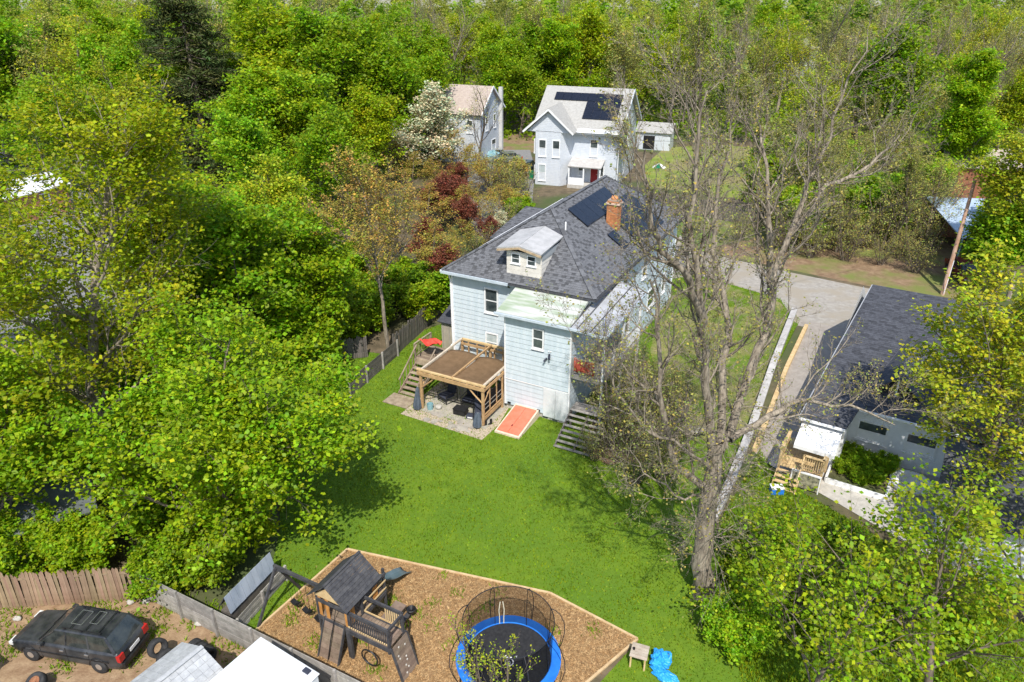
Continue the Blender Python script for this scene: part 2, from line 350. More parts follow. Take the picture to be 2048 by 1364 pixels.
def tufts(name,spots,label,cat,m=None,n=90,h=(.1,.25)):
    V=[];T=[]
    for (x,y,r,g) in spots:
        k=g; p=rng.normal(0,r,(k,2))+(x,y); a=rng.uniform(0,6.28,k); w=.03; H=rng.uniform(*h,k); l=rng.normal(0,.08,(k,2))
        v=np.zeros((k,3,3)); v[:,0]=np.c_[p[:,0]-np.cos(a)*w,p[:,1]-np.sin(a)*w,np.full(k,.02)]; v[:,1]=np.c_[p[:,0]+np.cos(a)*w,p[:,1]+np.sin(a)*w,np.full(k,.02)]; v[:,2]=np.c_[p+l,H]
        V.append(v); T.append(rng.uniform(.6,1.2,(k,1))*np.ones((1,3)))
    V=np.concatenate(V); T=np.concatenate(T); k=len(V)
    me=npmesh(name,V.reshape(-1,3),np.arange(3*k).reshape(-1,3),3,m or bladeM,np.repeat(T,3,0)); o=bpy.data.objects.new(name,me); link(o); stuff(o); tag(o,label,cat)
ws=[(rng.uniform(-9,3.5),rng.uniform(18.5,24),.18,40) for _ in range(34)]
ws=[w for w in ws if inpoly(np.array([[w[0],w[1]]]),mulch_pts)[0]]
tufts('weed_tufts',ws,'small green weeds sprouting through the wood chip mulch','weeds')
ws=[(*gp(rng.uniform(-20,520),rng.uniform(1195,1340))[:2],.25,60) for _ in range(46)]
tufts('yard_weeds',ws,'scattered weeds growing in the brown dirt yard around the old car','weeds')
for (a,b,n,lab) in (((695,1100),(1100,1188),1,'timber edging board along the lawn side of the mulch bed, left half'),((1100,1188),(1275,1280),1,'timber edging board from behind the trampoline to the small wooden table'),((1275,1280),(1120,1412),1,'timber edging board running from the small table toward the bottom edge'),((695,1100),(508,1266),1,'timber edging board on the left side of the mulch under the swing frame'),((508,1266),(655,1405),1,'timber edging board of the mulch beside the grey plank fence')):
    A=Vector(gp(*a)); B=Vector(gp(*b)); t=(B-A).normalized()
    mb=MB().bar(A+Vector((0,0,.05)),B+Vector((0,0,.05)),.09,.1); o=mb.build('timber_edging',mat('edge_timber',(.50,.34,.18),(.64,.47,.27),3,.85,.3),bevel=.01); tag(o,lab,'edging board','edging boards round the mulch bed')

# ---------------------------------------------------------------- house helpers (local frames: x right, y back)
def siding(parent,axis,fixed,a0,a1,z0,z1,out,holes,m,e=.30,backing=True,name='siding_board',top=None):
    """one board per course; axis 'x': wall runs along x at y=fixed facing out (-1/+1); 'y': runs along y at x=fixed"""
    def vs(a,b,lo,hi,t0,t1):
        P=[]
        for z,t in ((lo,t0),(hi,t1)):
            for s_ in (a,b):
                for dd in (0,t*out):
                    P.append((s_,fixed+dd,z) if axis=='x' else (fixed+dd,s_,z))
        return P
    z=z0
    while z<z1-.02:
        hi=min(z+e,z1); ed=[(a0,a1)]
        if top:   # gable clipping: top(z)->(a,b)
            t=top((z+hi)/2)
            if t is None: break
            ed=[t]
        for h in holes:
            if h[2]<hi-.02 and h[3]>z+.02:
                ne=[]
                for a,b in ed:
                    if h[0]>a and h[1]<b: ne+=[(a,h[0]),(h[1],b)]
                    elif h[0]<=a<h[1]<b: ne.append((h[1],b))
                    elif a<h[0]<b<=h[1]: ne.append((a,h[0]))
                    elif h[0]<=a and h[1]>=b: pass
                    else: ne.append((a,b))
                ed=ne
        for a,b in ed:
            if b-a<.05: continue
            mb=MB().add(vs(a,b,z+.006,hi,.034,.012),[(0,1,3,2),(4,6,7,5),(0,4,5,1),(2,3,7,6),(1,5,7,3),(0,2,6,4)])
            mb.build(name,m,parent)
        z+=e
def window(parent,axis,fixed,c,z0,w,h,out,gl=glassM,fw=.09,sash=True,name='window',sill=True,fm=None):
    fm=fm or trimW
    mb=MB(); o=out
    def bx(b,a0,a1,zz0,zz1,d0,d1):
        y0,y1=sorted((fixed+d0*o,fixed+d1*o))
        (b.box(a0,a1,y0,y1,zz0,zz1) if axis=='x' else b.box(y0,y1,a0,a1,zz0,zz1))
    a0=c-w/2; a1=c+w/2; z1=z0+h
    bx(mb,a0-fw,a0,z0-fw,z1+fw,-.03,.062); bx(mb,a1,a1+fw,z0-fw,z1+fw,-.03,.062)
    bx(mb,a0,a1,z1,z1+fw,-.03,.060); bx(mb,a0,a1,z0-fw,z0,-.03,.060)
    f=mb.build(name,fm,parent)
    if sash:
        s_=MB(); bx(s_,a0,a1,z0+h*.5-.03,z0+h*.5+.03,-.02,.030); s_.build('sash_bar',fm,f)
    if sash:
        for k,(lo,hi) in enumerate(((z0,z0+h*.5-.03),(z0+h*.5+.03,z1))):
            g=MB(); bx(g,a0,a1,lo,hi,-.04,-.004+.012*k); g.build('pane',gl,f)
    else:
        g=MB(); bx(g,a0,a1,z0,z1,-.04,-.0); g.build('pane',gl,f)
    if sill:
        s_=MB(); bx(s_,a0-fw-.03,a1+fw+.03,z0-fw-.05,z0-fw-.004,-.02,.11); s_.build('sill',fm,f)
    return f
def shingles(name,m,parent,P0,e,s,poly,tw=.27,ex=.15,dark=.35,seed=1,th=(.012,.026),dk=.58,holes=()):
    """raised tabs in courses; poly = convex polygon in (a,b) coordinates along eave / up slope"""
    r=random.Random(seed); P0=Vector(P0); e=Vector(e).normalized(); s=Vector(s).normalized(); n=e.cross(s).normalized()
    if n.z<0: n=-n
    mb=MB(); b=min(p[1] for p in poly); bm=max(p[1] for p in poly)
    def span(bb):
        xs=[]
        for i in range(len(poly)):
            (x1,y1),(x2,y2)=poly[i],poly[i-1]
            if (y1>bb)!=(y2>bb): xs.append(x1+(x2-x1)*(bb-y1)/(y2-y1))
        return (min(xs),max(xs)) if len(xs)>1 else None
    row=0
    while b<bm-.01:
        sp=span(b+ex*.5)
        if sp:
            a=sp[0]; end=sp[1]; first=True; prev=False
            while a<end-.02:
                w=tw*(r.uniform(.8,1.2)); 
                if first: w*=r.uniform(.3,1); first=False
                a2=min(a+w,end); dd=(not prev) and r.random()<dark*(1.7 if row%2 else .7); prev=dd
                if any(h[0]<(a+a2)/2<h[1] and h[2]<b+ex/2<h[3] for h in holes): a=a2; continue
                t=r.uniform(.9,1.1)*(dk if dd else 1.0); h=th[0] if dd else th[1]
                q=[P0+e*a+s*b,P0+e*(a2-.008)+s*b,P0+e*(a2-.008)+s*(b+ex*1.02),P0+e*a+s*(b+ex*1.02)]
                v=[q[0]+n*.004,q[1]+n*.004,q[0]+n*h,q[1]+n*h,q[2]+n*h*.45,q[3]+n*h*.45]
                mb.add(v,[(0,1,3,2),(2,3,4,5),(0,2,5),(1,4,3)],(t,t,t)); a=a2
        b+=ex; row+=1
    return stuff(mb.build(name,m,parent))
def slab(name,m,parent,pts,th=.12):
    return MB().poly(pts,th,n=None).build(name,m,parent)

# ================================================================ BLUE HOUSE
HZ=-R(27.5); L0=(-4.3,41.53)
# (origin re-derived for the camera height)
def il(px,py,z):
    x,y,_=gp(px,py,z); x-=HO[0]; y-=HO[1]; c,s=math.cos(-HZ),math.sin(-HZ)
    return (x*c-y*s,x*s+y*c)
HO=gp(883,540,7.1)[:2]
H=thing('blue_house','pale blue clapboard house with dark shingled hip roof, dormer and brick chimney above the lawn','house',(HO[0],HO[1],0),HZ)
hw=MB(); hw.box(.48,9.52,.48,18.02,.4,7.0); hw.build('wall',sideB,H)
part('foundation',concM,H,(.50,9.50,.50,18.0,-.3,.38))
# rear main wall
hl=[(2.66,3.74,4.62,6.4),(2.66,3.74,1.9,3.4)]
siding(H,'x',.47,.45,9.55,.42,6.9,-1,hl,sideB)
window(H,'x',.47,3.2,4.78,.78,1.46,-1); window(H,'x',.47,3.2,2.1,.72,1.18,-1,gl=curtM)
siding(H,'y',9.53,.45,18.05,.42,6.9,1,[(6,7,4.6,6.3),(10,11,4.6,6.3),(14,15,4.6,6.3),(7,8,1.6,3.3),(11.8,13.6,.6,3.2),(15.2,16.2,1.6,3.3)],sideB)
for c in (6.5,10.5,14.5): window(H,'y',9.53,c,4.75,.8,1.4,1)
for c in (7.5,15.7): window(H,'y',9.53,c,1.75,.8,1.4,1)
window(H,'y',9.53,12.7,1.75,1.6,1.3,1)
siding(H,'y',.47,.45,18.05,.42,6.9,-1,[],sideB)
for (x,y) in ((.45,.45),(9.55,.45),(9.55,18.05)): part('corner_board',trimW,H,(x-.05,x+.05,y-.05,y+.05,.4,6.95))
# addition at the back
bx0,bx1,by=5.5,9.56,-2.1
part('addition_wall',sideB,H,(bx0+.03,bx1-.03,by+.03,.45,.34,6.2))
part('addition_foundation',concM,H,(bx0+.05,bx1-.05,by+.06,.42,-.4,.33))
siding(H,'x',by,bx0,bx1,.34,6.2,-1,[(7.2,7.98,4.3,5.72),(8.02,9.5,.2,1.95)],sideB)
siding(H,'y',bx1,by,.45,.34,6.2,1,[],sideB); siding(H,'y',bx0,by,.45,.34,6.2,-1,[],sideB)
window(H,'x',by,7.58,4.5,.56,1.1,-1,fw=.08)
for x in (bx0,bx1): part('corner_board',trimW,H,(x-.045,x+.045,by-.045,by+.04,.34,6.15))
b=MB().box(8.0,8.74,by-.07,by+.01,.2,2.05).box(8.76,9.5,by-.07,by+.01,.18,2.05); pn=b.build('sheathing_panel',panelW,H); pn['label']='unpainted white wall panel at the bottom right of the rear wall'
part('trim_strip',trimW,H,(bx0,bx1,by-.06,by-.036,2.06,2.12))
lm=MB().box(8.28,8.36,by-.16,by-.035,4.0,4.32).box(8.10,8.18,by-.14,by-.035,3.92,4.02).tube([(8.14,by-.14,4.0),(8.05,by-.26,3.86)],.05,8).tube([(8.32,by-.15,4.2),(8.42,by-.28,4.1)],.055,8).build('flood_lamp',navF,H)
part('vent_hood',wht,H,(8.24,8.30,by-.08,by-.03,4.42,4.48),(8.36,8.42,by-.08,by-.03,4.44,4.5))
for x in (5.68,7.6): part('vent_cover',blk,H,(x,x+.2,by-.1,by-.036,.42,.52))
mt=MB().box(7.95,8.3,by-.02,by+.1,.06,.3).box(8.6,8.9,by-.05,by+.1,.02,.26); mt.build('basement_window',glassM,H)
# soffits, gutters, main roof
rz0=7.1; K=.65; ridge=[(5,5,10.35),(5,14.3,10.35)]
co=[(0,0,rz0),(10,0,rz0),(10,18.5,rz0),(0,18.5,rz0)]
rf=MB()
rf.poly([co[0],co[1],ridge[0]],.14); rf.poly([co[1],co[2],ridge[1],ridge[0]],.14); rf.poly([co[2],co[3],ridge[1]],.14); rf.poly([co[3],co[0],ridge[0],ridge[1]],.14)
roof=rf.build('roof',shB,H)
part('soffit',gutM,H,(.05,9.95,.05,18.45,6.90,6.955))
sl=math.sqrt(25+3.25**2)
rear_holes=[(4.2,6.45,.75,4.4)]
shingles('shingles',shM,roof,(0,0,rz0),(1,0,0),(0,5,3.25),[(0,0),(10,0),(5,sl)],seed=3,holes=rear_holes,dark=.33)
shingles('shingles',shM,roof,(10,0,rz0),(0,1,0),(-5,0,3.25),[(0,0),(18.5,0),(14.3,sl),(5,sl)],seed=4,dark=.33)
shingles('shingles',shM,roof,(0,0,rz0),(0,1,0),(5,0,3.25),[(0,0),(18.5,0),(14.3,sl),(5,sl)],seed=6,tw=.4,ex=.2)
hp=MB()
def caps(a,b,m=shM,par=roof,w=.24,name='ridge_caps'):
    a=Vector(a); b=Vector(b); L=(b-a).length; n=int(L/.28); mb=MB(); r=random.Random(9)
    for i in range(n):
        p=a+(b-a)*(i/n); q=a+(b-a)*((i+1.15)/n); t=r.choice((.6,.9,1,1.05)); mb.bar(p+Vector((0,0,.035)),q+Vector((0,0,.05)),w,.025,t=(t,t,t))
    return stuff(mb.build(name,m,par))
caps(co[0],ridge[0]);caps(co[1],ridge[0]);caps(ridge[0],ridge[1]);caps(co[2],ridge[1])
part('gutter',gutM,H,(-.02,4.6,-.11,-.005,6.93,7.09)); MB().box(4.6,10.05,-.07,-.005,6.98,7.08).build('fascia',tarM,H)
MB().box(-.13,-.01,0,18.5,6.95,7.08).build('gutter',trimW,H); MB().box(10.005,10.1,0,18.5,6.93,7.08).build('gutter',tarM,H)
MB().tube([(.35,.3,6.9),(.3,.36,6.6),(.36,.40,6.4),(.36,.40,2.0),(.32,.2,1.9)],.05,8).build('downspout',trimW,H)
MB().tube([(4.4,.4,6.75),(4.4,.30,6.7),(4.55,.28,6.68)],.03,6).build('wall_bracket',blk,H)
# dormer on the rear slope
D=MB(); dx0,dx1,dy=4.2,6.42,.6; dz0=rz0+K*dy-.12; dzt=8.88
def rz(v): return rz0+K*v
back=(dzt-rz0)/K
D.add([(dx0,dy,dz0),(dx1,dy,dz0),(dx1,dy,dzt),(dx0,dy,dzt),(dx0,back,dzt),(dx1,back,dzt)],[(0,1,2,3),(1,5,2),(0,3,4)])
dor=D.build('dormer',sideC,H)
z=rz(dy); k=0
while z<dzt-.25:
    hi=min(z+.27,dzt-.02)
    if 8.0<z+.1<8.7: segs=[(dx0,4.5),(5.08,5.52),(6.1,dx1)]
    else: segs=[(dx0,dx1)]
    for a,b_ in segs:
        MB().box(a,b_,dy-.03,dy-.002,z,hi-.008).build('siding_board',sideC,dor)
    v1=(z-rz0)/K; v2=(hi-rz0)/K
    MB().add([(dx1+.003,dy,z),(dx1+.03,dy,z),(dx1+.03,back,z),(dx1+.003,back,z),(dx1+.003,dy,hi-.01),(dx1+.012,dy,hi-.01),(dx1+.012,back,hi-.01),(dx1+.003,back,hi-.01)],[(0,3,2,1),(4,5,6,7),(0,1,5,4),(1,2,6,5),(2,3,7,6),(3,0,4,7)]).build('siding_board',sideC,dor)
    z+=.27
for c in (4.79,5.81): 
    f=MB().box(c-.29,c-.23,dy-.06,dy+.02,8.15,8.78).box(c+.23,c+.29,dy-.06,dy+.02,8.15,8.78).box(c-.23,c+.23,dy-.058,dy+.02,8.72,8.78).box(c-.23,c+.23,dy-.058,dy+.02,8.15,8.21).box(c-.23,c+.23,dy-.04,dy+.02,8.445,8.475).build('window_frame',trimW,dor)
    MB().box(c-.23,c+.23,dy-.034,dy+.01,8.21,8.72).build('pane',glassM,dor); MB().box(c-.33,c+.33,dy-.1,dy+.01,8.10,8.148).build('sill',trimW,dor)
# dormer roof, shallow gable
e0,e1,eb=dx0-.48,dx1+.14,4.4
ya=dy-.34; zr=9.28; zl=8.98
def rb(x,z): return (x,(z-rz0)/K+.05,z)
xm=(e0+e1)/2
dr=MB().poly([(e0,ya,zl),(xm,ya,zr),rb(xm,zr+.22),rb(e0,zl+.22)][::-1],.09).poly([(xm,ya,zr),(e1,ya,zl),rb(e1,zl+.22),rb(xm,zr+.22)][::-1],.09).build('dormer_roof',roofS,dor)
dr.data.materials[0]=mat('felt_roof',(.36,.36,.355),(.46,.455,.45),2.2,.85,.2)
MB().bar((e0,ya-.02,zl-.06),(xm,ya-.02,zr-.06),.03,.12).bar((xm,ya-.02,zr-.06),(e1,ya-.02,zl-.06),.03,.12).build('fascia_board',mat('bare_fascia',(.34,.25,.15),(.5,.38,.24),4,.8),dor)
MB().box(dx1+.05,dx1+.07,dy,3.1,8.6,8.98).build('side_fascia',mat('grey_trim',(.33,.35,.36),None),dor)
# solar panels on the right slope
def solar(parent,P0,e,s,a,b,w,h,name='solar_panel'):
    P0=Vector(P0);e=Vector(e).normalized();s=Vector(s).normalized();n=e.cross(s).normalized()
    if n.z<0:n=-n
    q=lambda x,y,o:P0+e*x+s*y+n*o
    g=.012
    MB().poly([q(a+g,b+g,.13),q(a+w-g,b+g,.13),q(a+w-g,b+h-g,.13),q(a+g,b+h-g,.13)] if e.cross(s).dot(n)>0 else [q(a+g,b+h-g,.13),q(a+w-g,b+h-g,.13),q(a+w-g,b+g,.13),q(a+g,b+g,.13)],.035).build(name,solM,parent)
us=math.sqrt(1+K*K)
sp0=(10,0,rz0); ee=(0,1,0); ss=(-5,0,3.25)
for i in range(6): solar(H,sp0,ee,ss,6.1+i*1.05,(10-6.95)*us,1.05,1.68)
for i in range(5):
    for j in range(2): solar(H,sp0,ee,ss,9.25+i*1.05,(.55+j*1.42)*us,1.05,1.68)
solar(H,sp0,ee,ss,7.0,.9*us,1.05,1.4)
# chimney
cx0,cx1,cy0,cy1=7.35,8.1,8.45,9.05; zc0,zc1=8.2,10.34
ch=MB().box(cx0+.015,cx1-.015,cy0+.015,cy1-.015,zc0,zc1).build('chimney',mortM,H)
bk=MB(); r=random.Random(2); z=zc0; row=0
while z<zc1-.07:
    off=.12 if row%2 else 0
    for (ax,fix,a0,a1,o) in (('x',cy0,cx0,cx1,-1),('x',cy1,cx0,cx1,1),('y',cx0,cy0,cy1,-1),('y',cx1,cy0,cy1,1)):
        a=a0-off
        while a<a1:
            s0=max(a,a0); s1=min(a+.23,a1)
            if s1-s0>.03:
                t=r.uniform(.7,1.15); pr=.012+r.random()*.006
                if ax=='x': bk.box(s0,s1,min(fix,fix+o*pr),max(fix,fix+o*pr),z,z+.068,(t,t*r.uniform(.9,1.1),t))
                else: bk.box(min(fix,fix+o*pr),max(fix,fix+o*pr),s0,s1,z,z+.068,(t,t,t))
            a+=.24
    z+=.08; row+=1
stuff(bk.build('bricks',brickM,ch))
MB().box(cx0-.09,cx1+.09,cy0-.09,cy1+.09,zc1-.28,zc1-.18).build('ledge',mat('ledge_stone',(.55,.40,.30),(.65,.5,.4),4),ch)
MB().lathe([(.2,0),(.23,.1),(.19,.22),(.15,.22),(.15,.05)],(cx0+.37,(cy0+cy1)/2,zc1),14).build('flue',mat('clay',(.62,.26,.10),(.7,.34,.15),5),ch)
MB().tube([(6.4,4.0,rz0+K*3.6),(6.4,4.0,rz0+K*3.6+.5)],.05,8).build('vent_pipe',wht,H)
# flat roofs over addition and porch
zA=6.34; zB=6.97
MB().poly([(5.08,-2.42,zA),(9.62,-2.42,zA),(9.62,.15,zB),(5.08,.15,zB)],.13).build('addition_roof',roofG,H)
MB().poly([(9.64,-2.42,zA-.01),(11.62,-2.42,zA-.10),(11.62,4.2,zA-.02),(9.64,4.2,zA+.5)],.10).build('porch_roof',roofS,H)
for x in (9.63,10.0,10.75): 
    zz=zA-(x-9.64)*.045
    MB().bar((x,-2.42,zz+.015),(x,4.2,zA+.5-(x-9.64)*.26+.015),.04,.05).build('roof_seam',mat('seam_dark',(.10,.10,.11),None),H)
MB().box(5.0,9.7,-2.54,-2.43,zA-.15,zA-.02).build('gutter',gutM,H); MB().bar((9.7,-2.48,zA-.08),(11.66,-2.48,zA-.19),.1,.12).build('gutter',gutM,H)
MB().bar((11.67,-2.4,zA-.17),(11.67,4.2,zA-.09),.08,.12).build('gutter',gutM,H)
# porch: upper deck with rail and red drape
dz=3.35
for i in range(12): MB().box(9.62,11.5,-2.1+i*.52,-2.1+i*.52+.49,dz-.05,dz).build('deck_board',woodG,H)
MB().box(9.6,11.55,-2.16,-2.11,dz-.22,dz-.02).box(11.5,11.55,-2.1,4.1,dz-.22,dz-.055).build('rim_joist',woodG,H)
for (x,y) in ((11.45,-2.05),(11.45,1.0),(11.45,4.0),(9.72,-2.05)): MB().box(x-.06,x+.06,y-.06,y+.06,-.1 if x>10 else dz,zA-.15 if x>10 else dz+1).build('post',trimW if x>10 else woodG,H)
rl=MB().bar((9.7,-2.05,dz+1.0),(11.45,-2.05,dz+1.0),.07,.05).bar((9.7,-2.05,dz+.15),(11.45,-2.05,dz+.15),.05,.05).bar((11.45,-2.05,dz+1.0),(11.45,4.0,dz+1.0),.07,.05).bar((11.45,-2.05,dz+.15),(11.45,4,dz+.15),.05,.05)
rail=rl.build('railing',woodG,H)
for i in range(14): MB().box(9.84+i*.115,9.87+i*.115,-2.065,-2.035,dz+.15,dz+1.0).build('baluster',woodG,rail)
for i in range(28): MB().box(11.435,11.465,-1.9+i*.21,-1.87+i*.21,dz+.15,dz+1).build('baluster',trimW,rail)
# left wing at the front with its own roof
part('wing_wall',sideB,H,(-2.9,.4,12.3,17.9,0,5.1))
window(H,'x',12.3,-1.7,2.8,.8,1.4,-1)
wr=MB().poly([(-3.3,11.9,5.2),(.3,11.9,5.25),(.3,18.2,6.1),(-3.3,18.2,6.1)],.12).build('wing_roof',shB,H)
shingles('shingles',shM,wr,(-3.3,11.9,5.2),(1,0,0),(0,6.3,.9),[(0,0),(3.55,0),(3.55,6.3),(0,6.3)],tw=.4,ex=.2,seed=8)
# front porch roof peeking beyond the ridge
fp=MB().poly([(7,19,7.2),(10.4,19,6.7),(10.4,22,6.4),(7,22,6.9)],.1)
# cellar bulkhead
bh=MB().add([(6.2,-4.75,.0),(7.75,-4.75,.0),(7.75,by-.02,.0),(6.2,by-.02,.0),(6.2,-4.75,.12),(7.75,-4.75,.12),(7.75,by-.04,.52),(6.2,by-.04,.52)],[(0,3,2,1),(4,5,6,7),(0,1,5,4),(1,2,6,5),(2,3,7,6),(3,0,4,7)]).build('cellar_bulkhead',mat('bulkhead_frame',(.62,.50,.38),(.72,.60,.48),4,.8),H)
sy=(.52-.12)/(by-.04+4.75)
for a,b_ in ((6.3,6.965),(6.985,7.65)):
    z1=.12+sy*.12; z2=.12+sy*2.42
    dd=MB().poly([(a,-4.63,z1+.05),(b_,-4.63,z1+.05),(b_,-2.3,z2+.05),(a,-2.3,z2+.05)],.06).build('door_leaf',redD,bh)
MB().box(6.93,6.97,-4.1,-3.95,.28,.32).build('handle',blk,bh)
# right side base stuff
MB().box(7.9,9.5,by+.0,by+.05,-.3,.3).build('foundation_panel',concM,H)
# drape
def drape(name,label,cat,P,w,h,m,seed,loc,rz,group=None):
    r=random.Random(seed); ph=r.random()*6
    t=thing(name,label,cat,loc,rz,group)
    return t
fb=MB().grid(lambda a,b_:(9.78+a*1.2,-2.12+.05*math.sin(a*25)+.03*math.sin(b_*9+a*6),dz+.22+b_*.85-.12*math.sin(a*3.1)*b_),26,8).build('red_lattice_cloth',mat('dull_red_lattice',(.30,.05,.035),(.42,.09,.05),9,.8),solid=.02,smooth=True)
fb.location=(HO[0],HO[1],0); fb.rotation_euler=(0,0,HZ); tag(fb,'red cloth hanging on the upper porch railing at the right rear corner','cloth')

# ---------------------------------------------------------------- things in the house frame
def hloc(u,v,z=0):
    c,s=math.cos(HZ),math.sin(HZ); return (HO[0]+u*c-v*s,HO[1]+u*s+v*c,z)
def hthing(name,label,cat,u,v,z=0,rz=0,group=None): return thing(name,label,cat,hloc(u,v,z),HZ+rz,group)
# patio
pt=thing('patio','tan gravel patio with flagstones in front of the pergola','patio',hloc(0,0,0),HZ)
MB().add([(.35,-5.6,.022),(5.95,-5.75,.022),(6.05,-4.0,.022),(5.4,-.4,.022),(.35,-.4,.022)],[(0,1,2,3,4)]).build('gravel_bed',sandM,pt)
MB().add([(1.1,-4.75,.04),(5.6,-4.75,.04),(5.6,-.5,.04),(1.1,-.5,.04)],[(0,1,2,3)]).build('slab',slabM,pt)
r=random.Random(4)
for i in range(24):
    x=r.uniform(1.9,4.9); y=r.uniform(-5.6,-4.55); s=r.uniform(.12,.3); k=r.randint(5,7)
    pts=[(x+math.cos(6.283*j/k+r.uniform(-.2,.2))*s*r.uniform(.8,1.2),y+math.sin(6.283*j/k)*s*r.uniform(.7,1),.06+r.random()*.02) for j in range(k)]
    MB().poly(pts,.05,n=(0,0,1)).build('flagstone',slabM,pt)
# pergola
P=hthing('pergola','cedar pergola with sagging brown fabric canopy against the blue house','pergola',0,0)
px0,px1,py0,py1,pz=1.15,5.32,-4.45,.25,2.55
for (x,y) in ((px0,py0),(px1,py0),(px1,-2.2),(px0,-1.4),(px0,py1),(3.2,py1),(px1-.25,py1)):
    MB().box(x-.07,x+.07,y-.07,y+.07,0,pz-.02).build('post',woodN,P,bevel=.01)
MB().bar((px0-.2,py0-.09,pz-.13),(px1+.15,py0-.09,pz-.13),.05,.22).build('beam',woodN,P); MB().bar((px0-.25,py0+.02,pz+.06),(px1+.15,py0+.02,pz+.06),.14,.09).build('top_rail',woodT,P)
for x in (px0,px1): MB().bar((x,py0,pz+.05),(x,py1,pz+.05),.12,.1).build('top_rail',mat('pale_rail',(.50,.42,.32),(.62,.54,.44),4,.8),P)
MB().bar((px1+.07,py0,pz-.2),(px1+.07,-1.0,pz-.2),.05,.18).build('beam',woodN,P)
MB().bar((px0,py1,pz+.04),(px1,py1,pz+.04),.14,.12).build('top_rail',woodT,P); MB().bar((px0,py1-.12,pz-.22),(px1,py1-.12,pz-.22),.05,.16).build('beam',woodN,P)
MB().bar((3.3,py0,pz+.10),(3.3,py1,pz+.10),.09,.1).build('rafter',woodN,P)
for i in range(9): x=px0+.35+i*.47; MB().box(x-.02,x+.02,py0-.07,py0+.1,pz-.04,pz+.02).build('spacer_block',woodN,P)
def can(a0,a1):
    return lambda a,b_:(a0+(a1-a0)*a, -4.28+b_*3.0+ (0.22*math.sin(math.pi*a))*(b_), pz+.04-.20*math.sin(math.pi*a)*math.sin(math.pi*min(1,b_*1.0))*1.0-.05*b_)
for a,b_ in ((px0+.12,3.26),(3.34,px1-.1)): MB().grid(can(a,b_),14,12).build('canopy',brnF,P,smooth=True,solid=.012)
for x,y,dx_,dy_ in ((px0,py0,1,0),(px1,py0,-1,0),(px0,py0,0,1),(px1,py0,0,1)):
    pts=[(x+dx_*.95*math.sin(t*1.5708),y+dy_*.95*math.sin(t*1.5708),pz-.15-(1-math.sin(t*1.5708))*0-.95*(1-t)**1.3) for t in np.linspace(0,1,7)]
    MB().tube(pts,.045,6).build('brace',woodN,P)
# studs of the rear kneewall & right side screens
MB().bar((px0,py1,1.55),(px1,py1,1.55),.08,.1).build('rail',woodN,P)
for i in range(6): x=px0+.5+i*.62; MB().box(x-.04,x+.04,py1-.08,py1,1.55,pz-.05).build('stud',woodN,P)
for y in (-3.7,-2.9,-1.5): MB().box(px1-.04,px1+.04,y-.04,y+.04,.45,pz-.05).build('stud',woodN,P)
MB().box(px1-.01,px1+.01,-4.3,-2.3,.75,1.9).build('screen',netS,P)
MB().box(px1-.03,px1+.05,-4.4,-2.2,.35,.55).box(px1-.03,px1+.05,-4.4,-2.2,.65,.72).build('side_rail',woodN,P)
MB().box(px1-.02,px1+.02,-4.3,-2.3,1.02,1.06).box(px1-.02,px1+.02,-4.3,-2.3,1.3,1.34).build('side_rail',woodG,P)
def lounge(label,u,v,rz,w=.7,seats=1,group='dark cushioned chairs under the pergola'):
    t=hthing('lounge_chair' if seats==1 else 'loveseat',label,'chair' if seats==1 else 'sofa',u,v,.04,rz,group if seats==1 else None)
    W=w*seats; f=MB()
    for x in (-W/2-.04,W/2+.04):
        f.bar((x,-.42,0),(x,-.42,.55),.035).bar((x,.42,0),(x,.42,.85),.035).bar((x,-.46,.57),(x,.4,.57),.05,.03).bar((x,-.42,.05),(x,.42,.05),.03)
    f.bar((-W/2-.04,-.42,.28),(W/2+.04,-.42,.28),.035).bar((-W/2-.04,.42,.85),(W/2+.04,.42,.85),.035).bar((-W/2-.04,-.42,.05),(W/2+.04,-.42,.05),.03)
    f.build('frame',blkM,t)
    for s in range(seats):
        x=-W/2+w*(s+.5)
        MB().box(x-w/2+.02,x+w/2-.02,-.45,.3,.32,.47).build('seat_cushion',navF,t,bevel=.05,smooth=True)
        bc=MB().add([(x-w/2+.02,.22,.45),(x+w/2-.02,.22,.45),(x+w/2-.02,.38,.45),(x-w/2+.02,.38,.45),(x-w/2+.03,.36,1.0),(x+w/2-.03,.36,1.0),(x+w/2-.03,.5,1.0),(x-w/2+.03,.5,1.0)],[(0,3,2,1),(4,5,6,7),(0,1,5,4),(1,2,6,5),(2,3,7,6),(3,0,4,7)]).build('back_cushion',navF,t,bevel=.05,smooth=True)
    return t
lounge('navy cushioned patio chair under the pergola, leftmost, facing the lawn',2.0,-3.0,-.35,.75)
lounge('navy cushioned patio loveseat at the back of the pergola behind the black storage box',3.75,-2.7,.05,.7,2)
lounge('navy cushioned patio chair beside the right pergola post',4.65,-3.75,.5,.62)
st=hthing('storage_box','low black plastic box on the patio in front of the loveseat','box',3.5,-3.95,.04,.05)
MB().box(-.38,.38,-.26,.26,0,.34).build('tub',blk,st,bevel=.02); MB().box(-.41,.41,-.29,.29,.34,.39).build('lid',blk,st,bevel=.015)
sm=hthing('side_cushion','folded dark cushion with a white tag lying right of the black box','cushion',4.3,-4.05,.04,.2)
MB().box(-.3,.3,-.22,.22,0,.22).build('cushion',navF,sm,bevel=.06,smooth=True); MB().box(-.18,.12,-.235,-.222,.08,.16).build('tag',wht,sm)
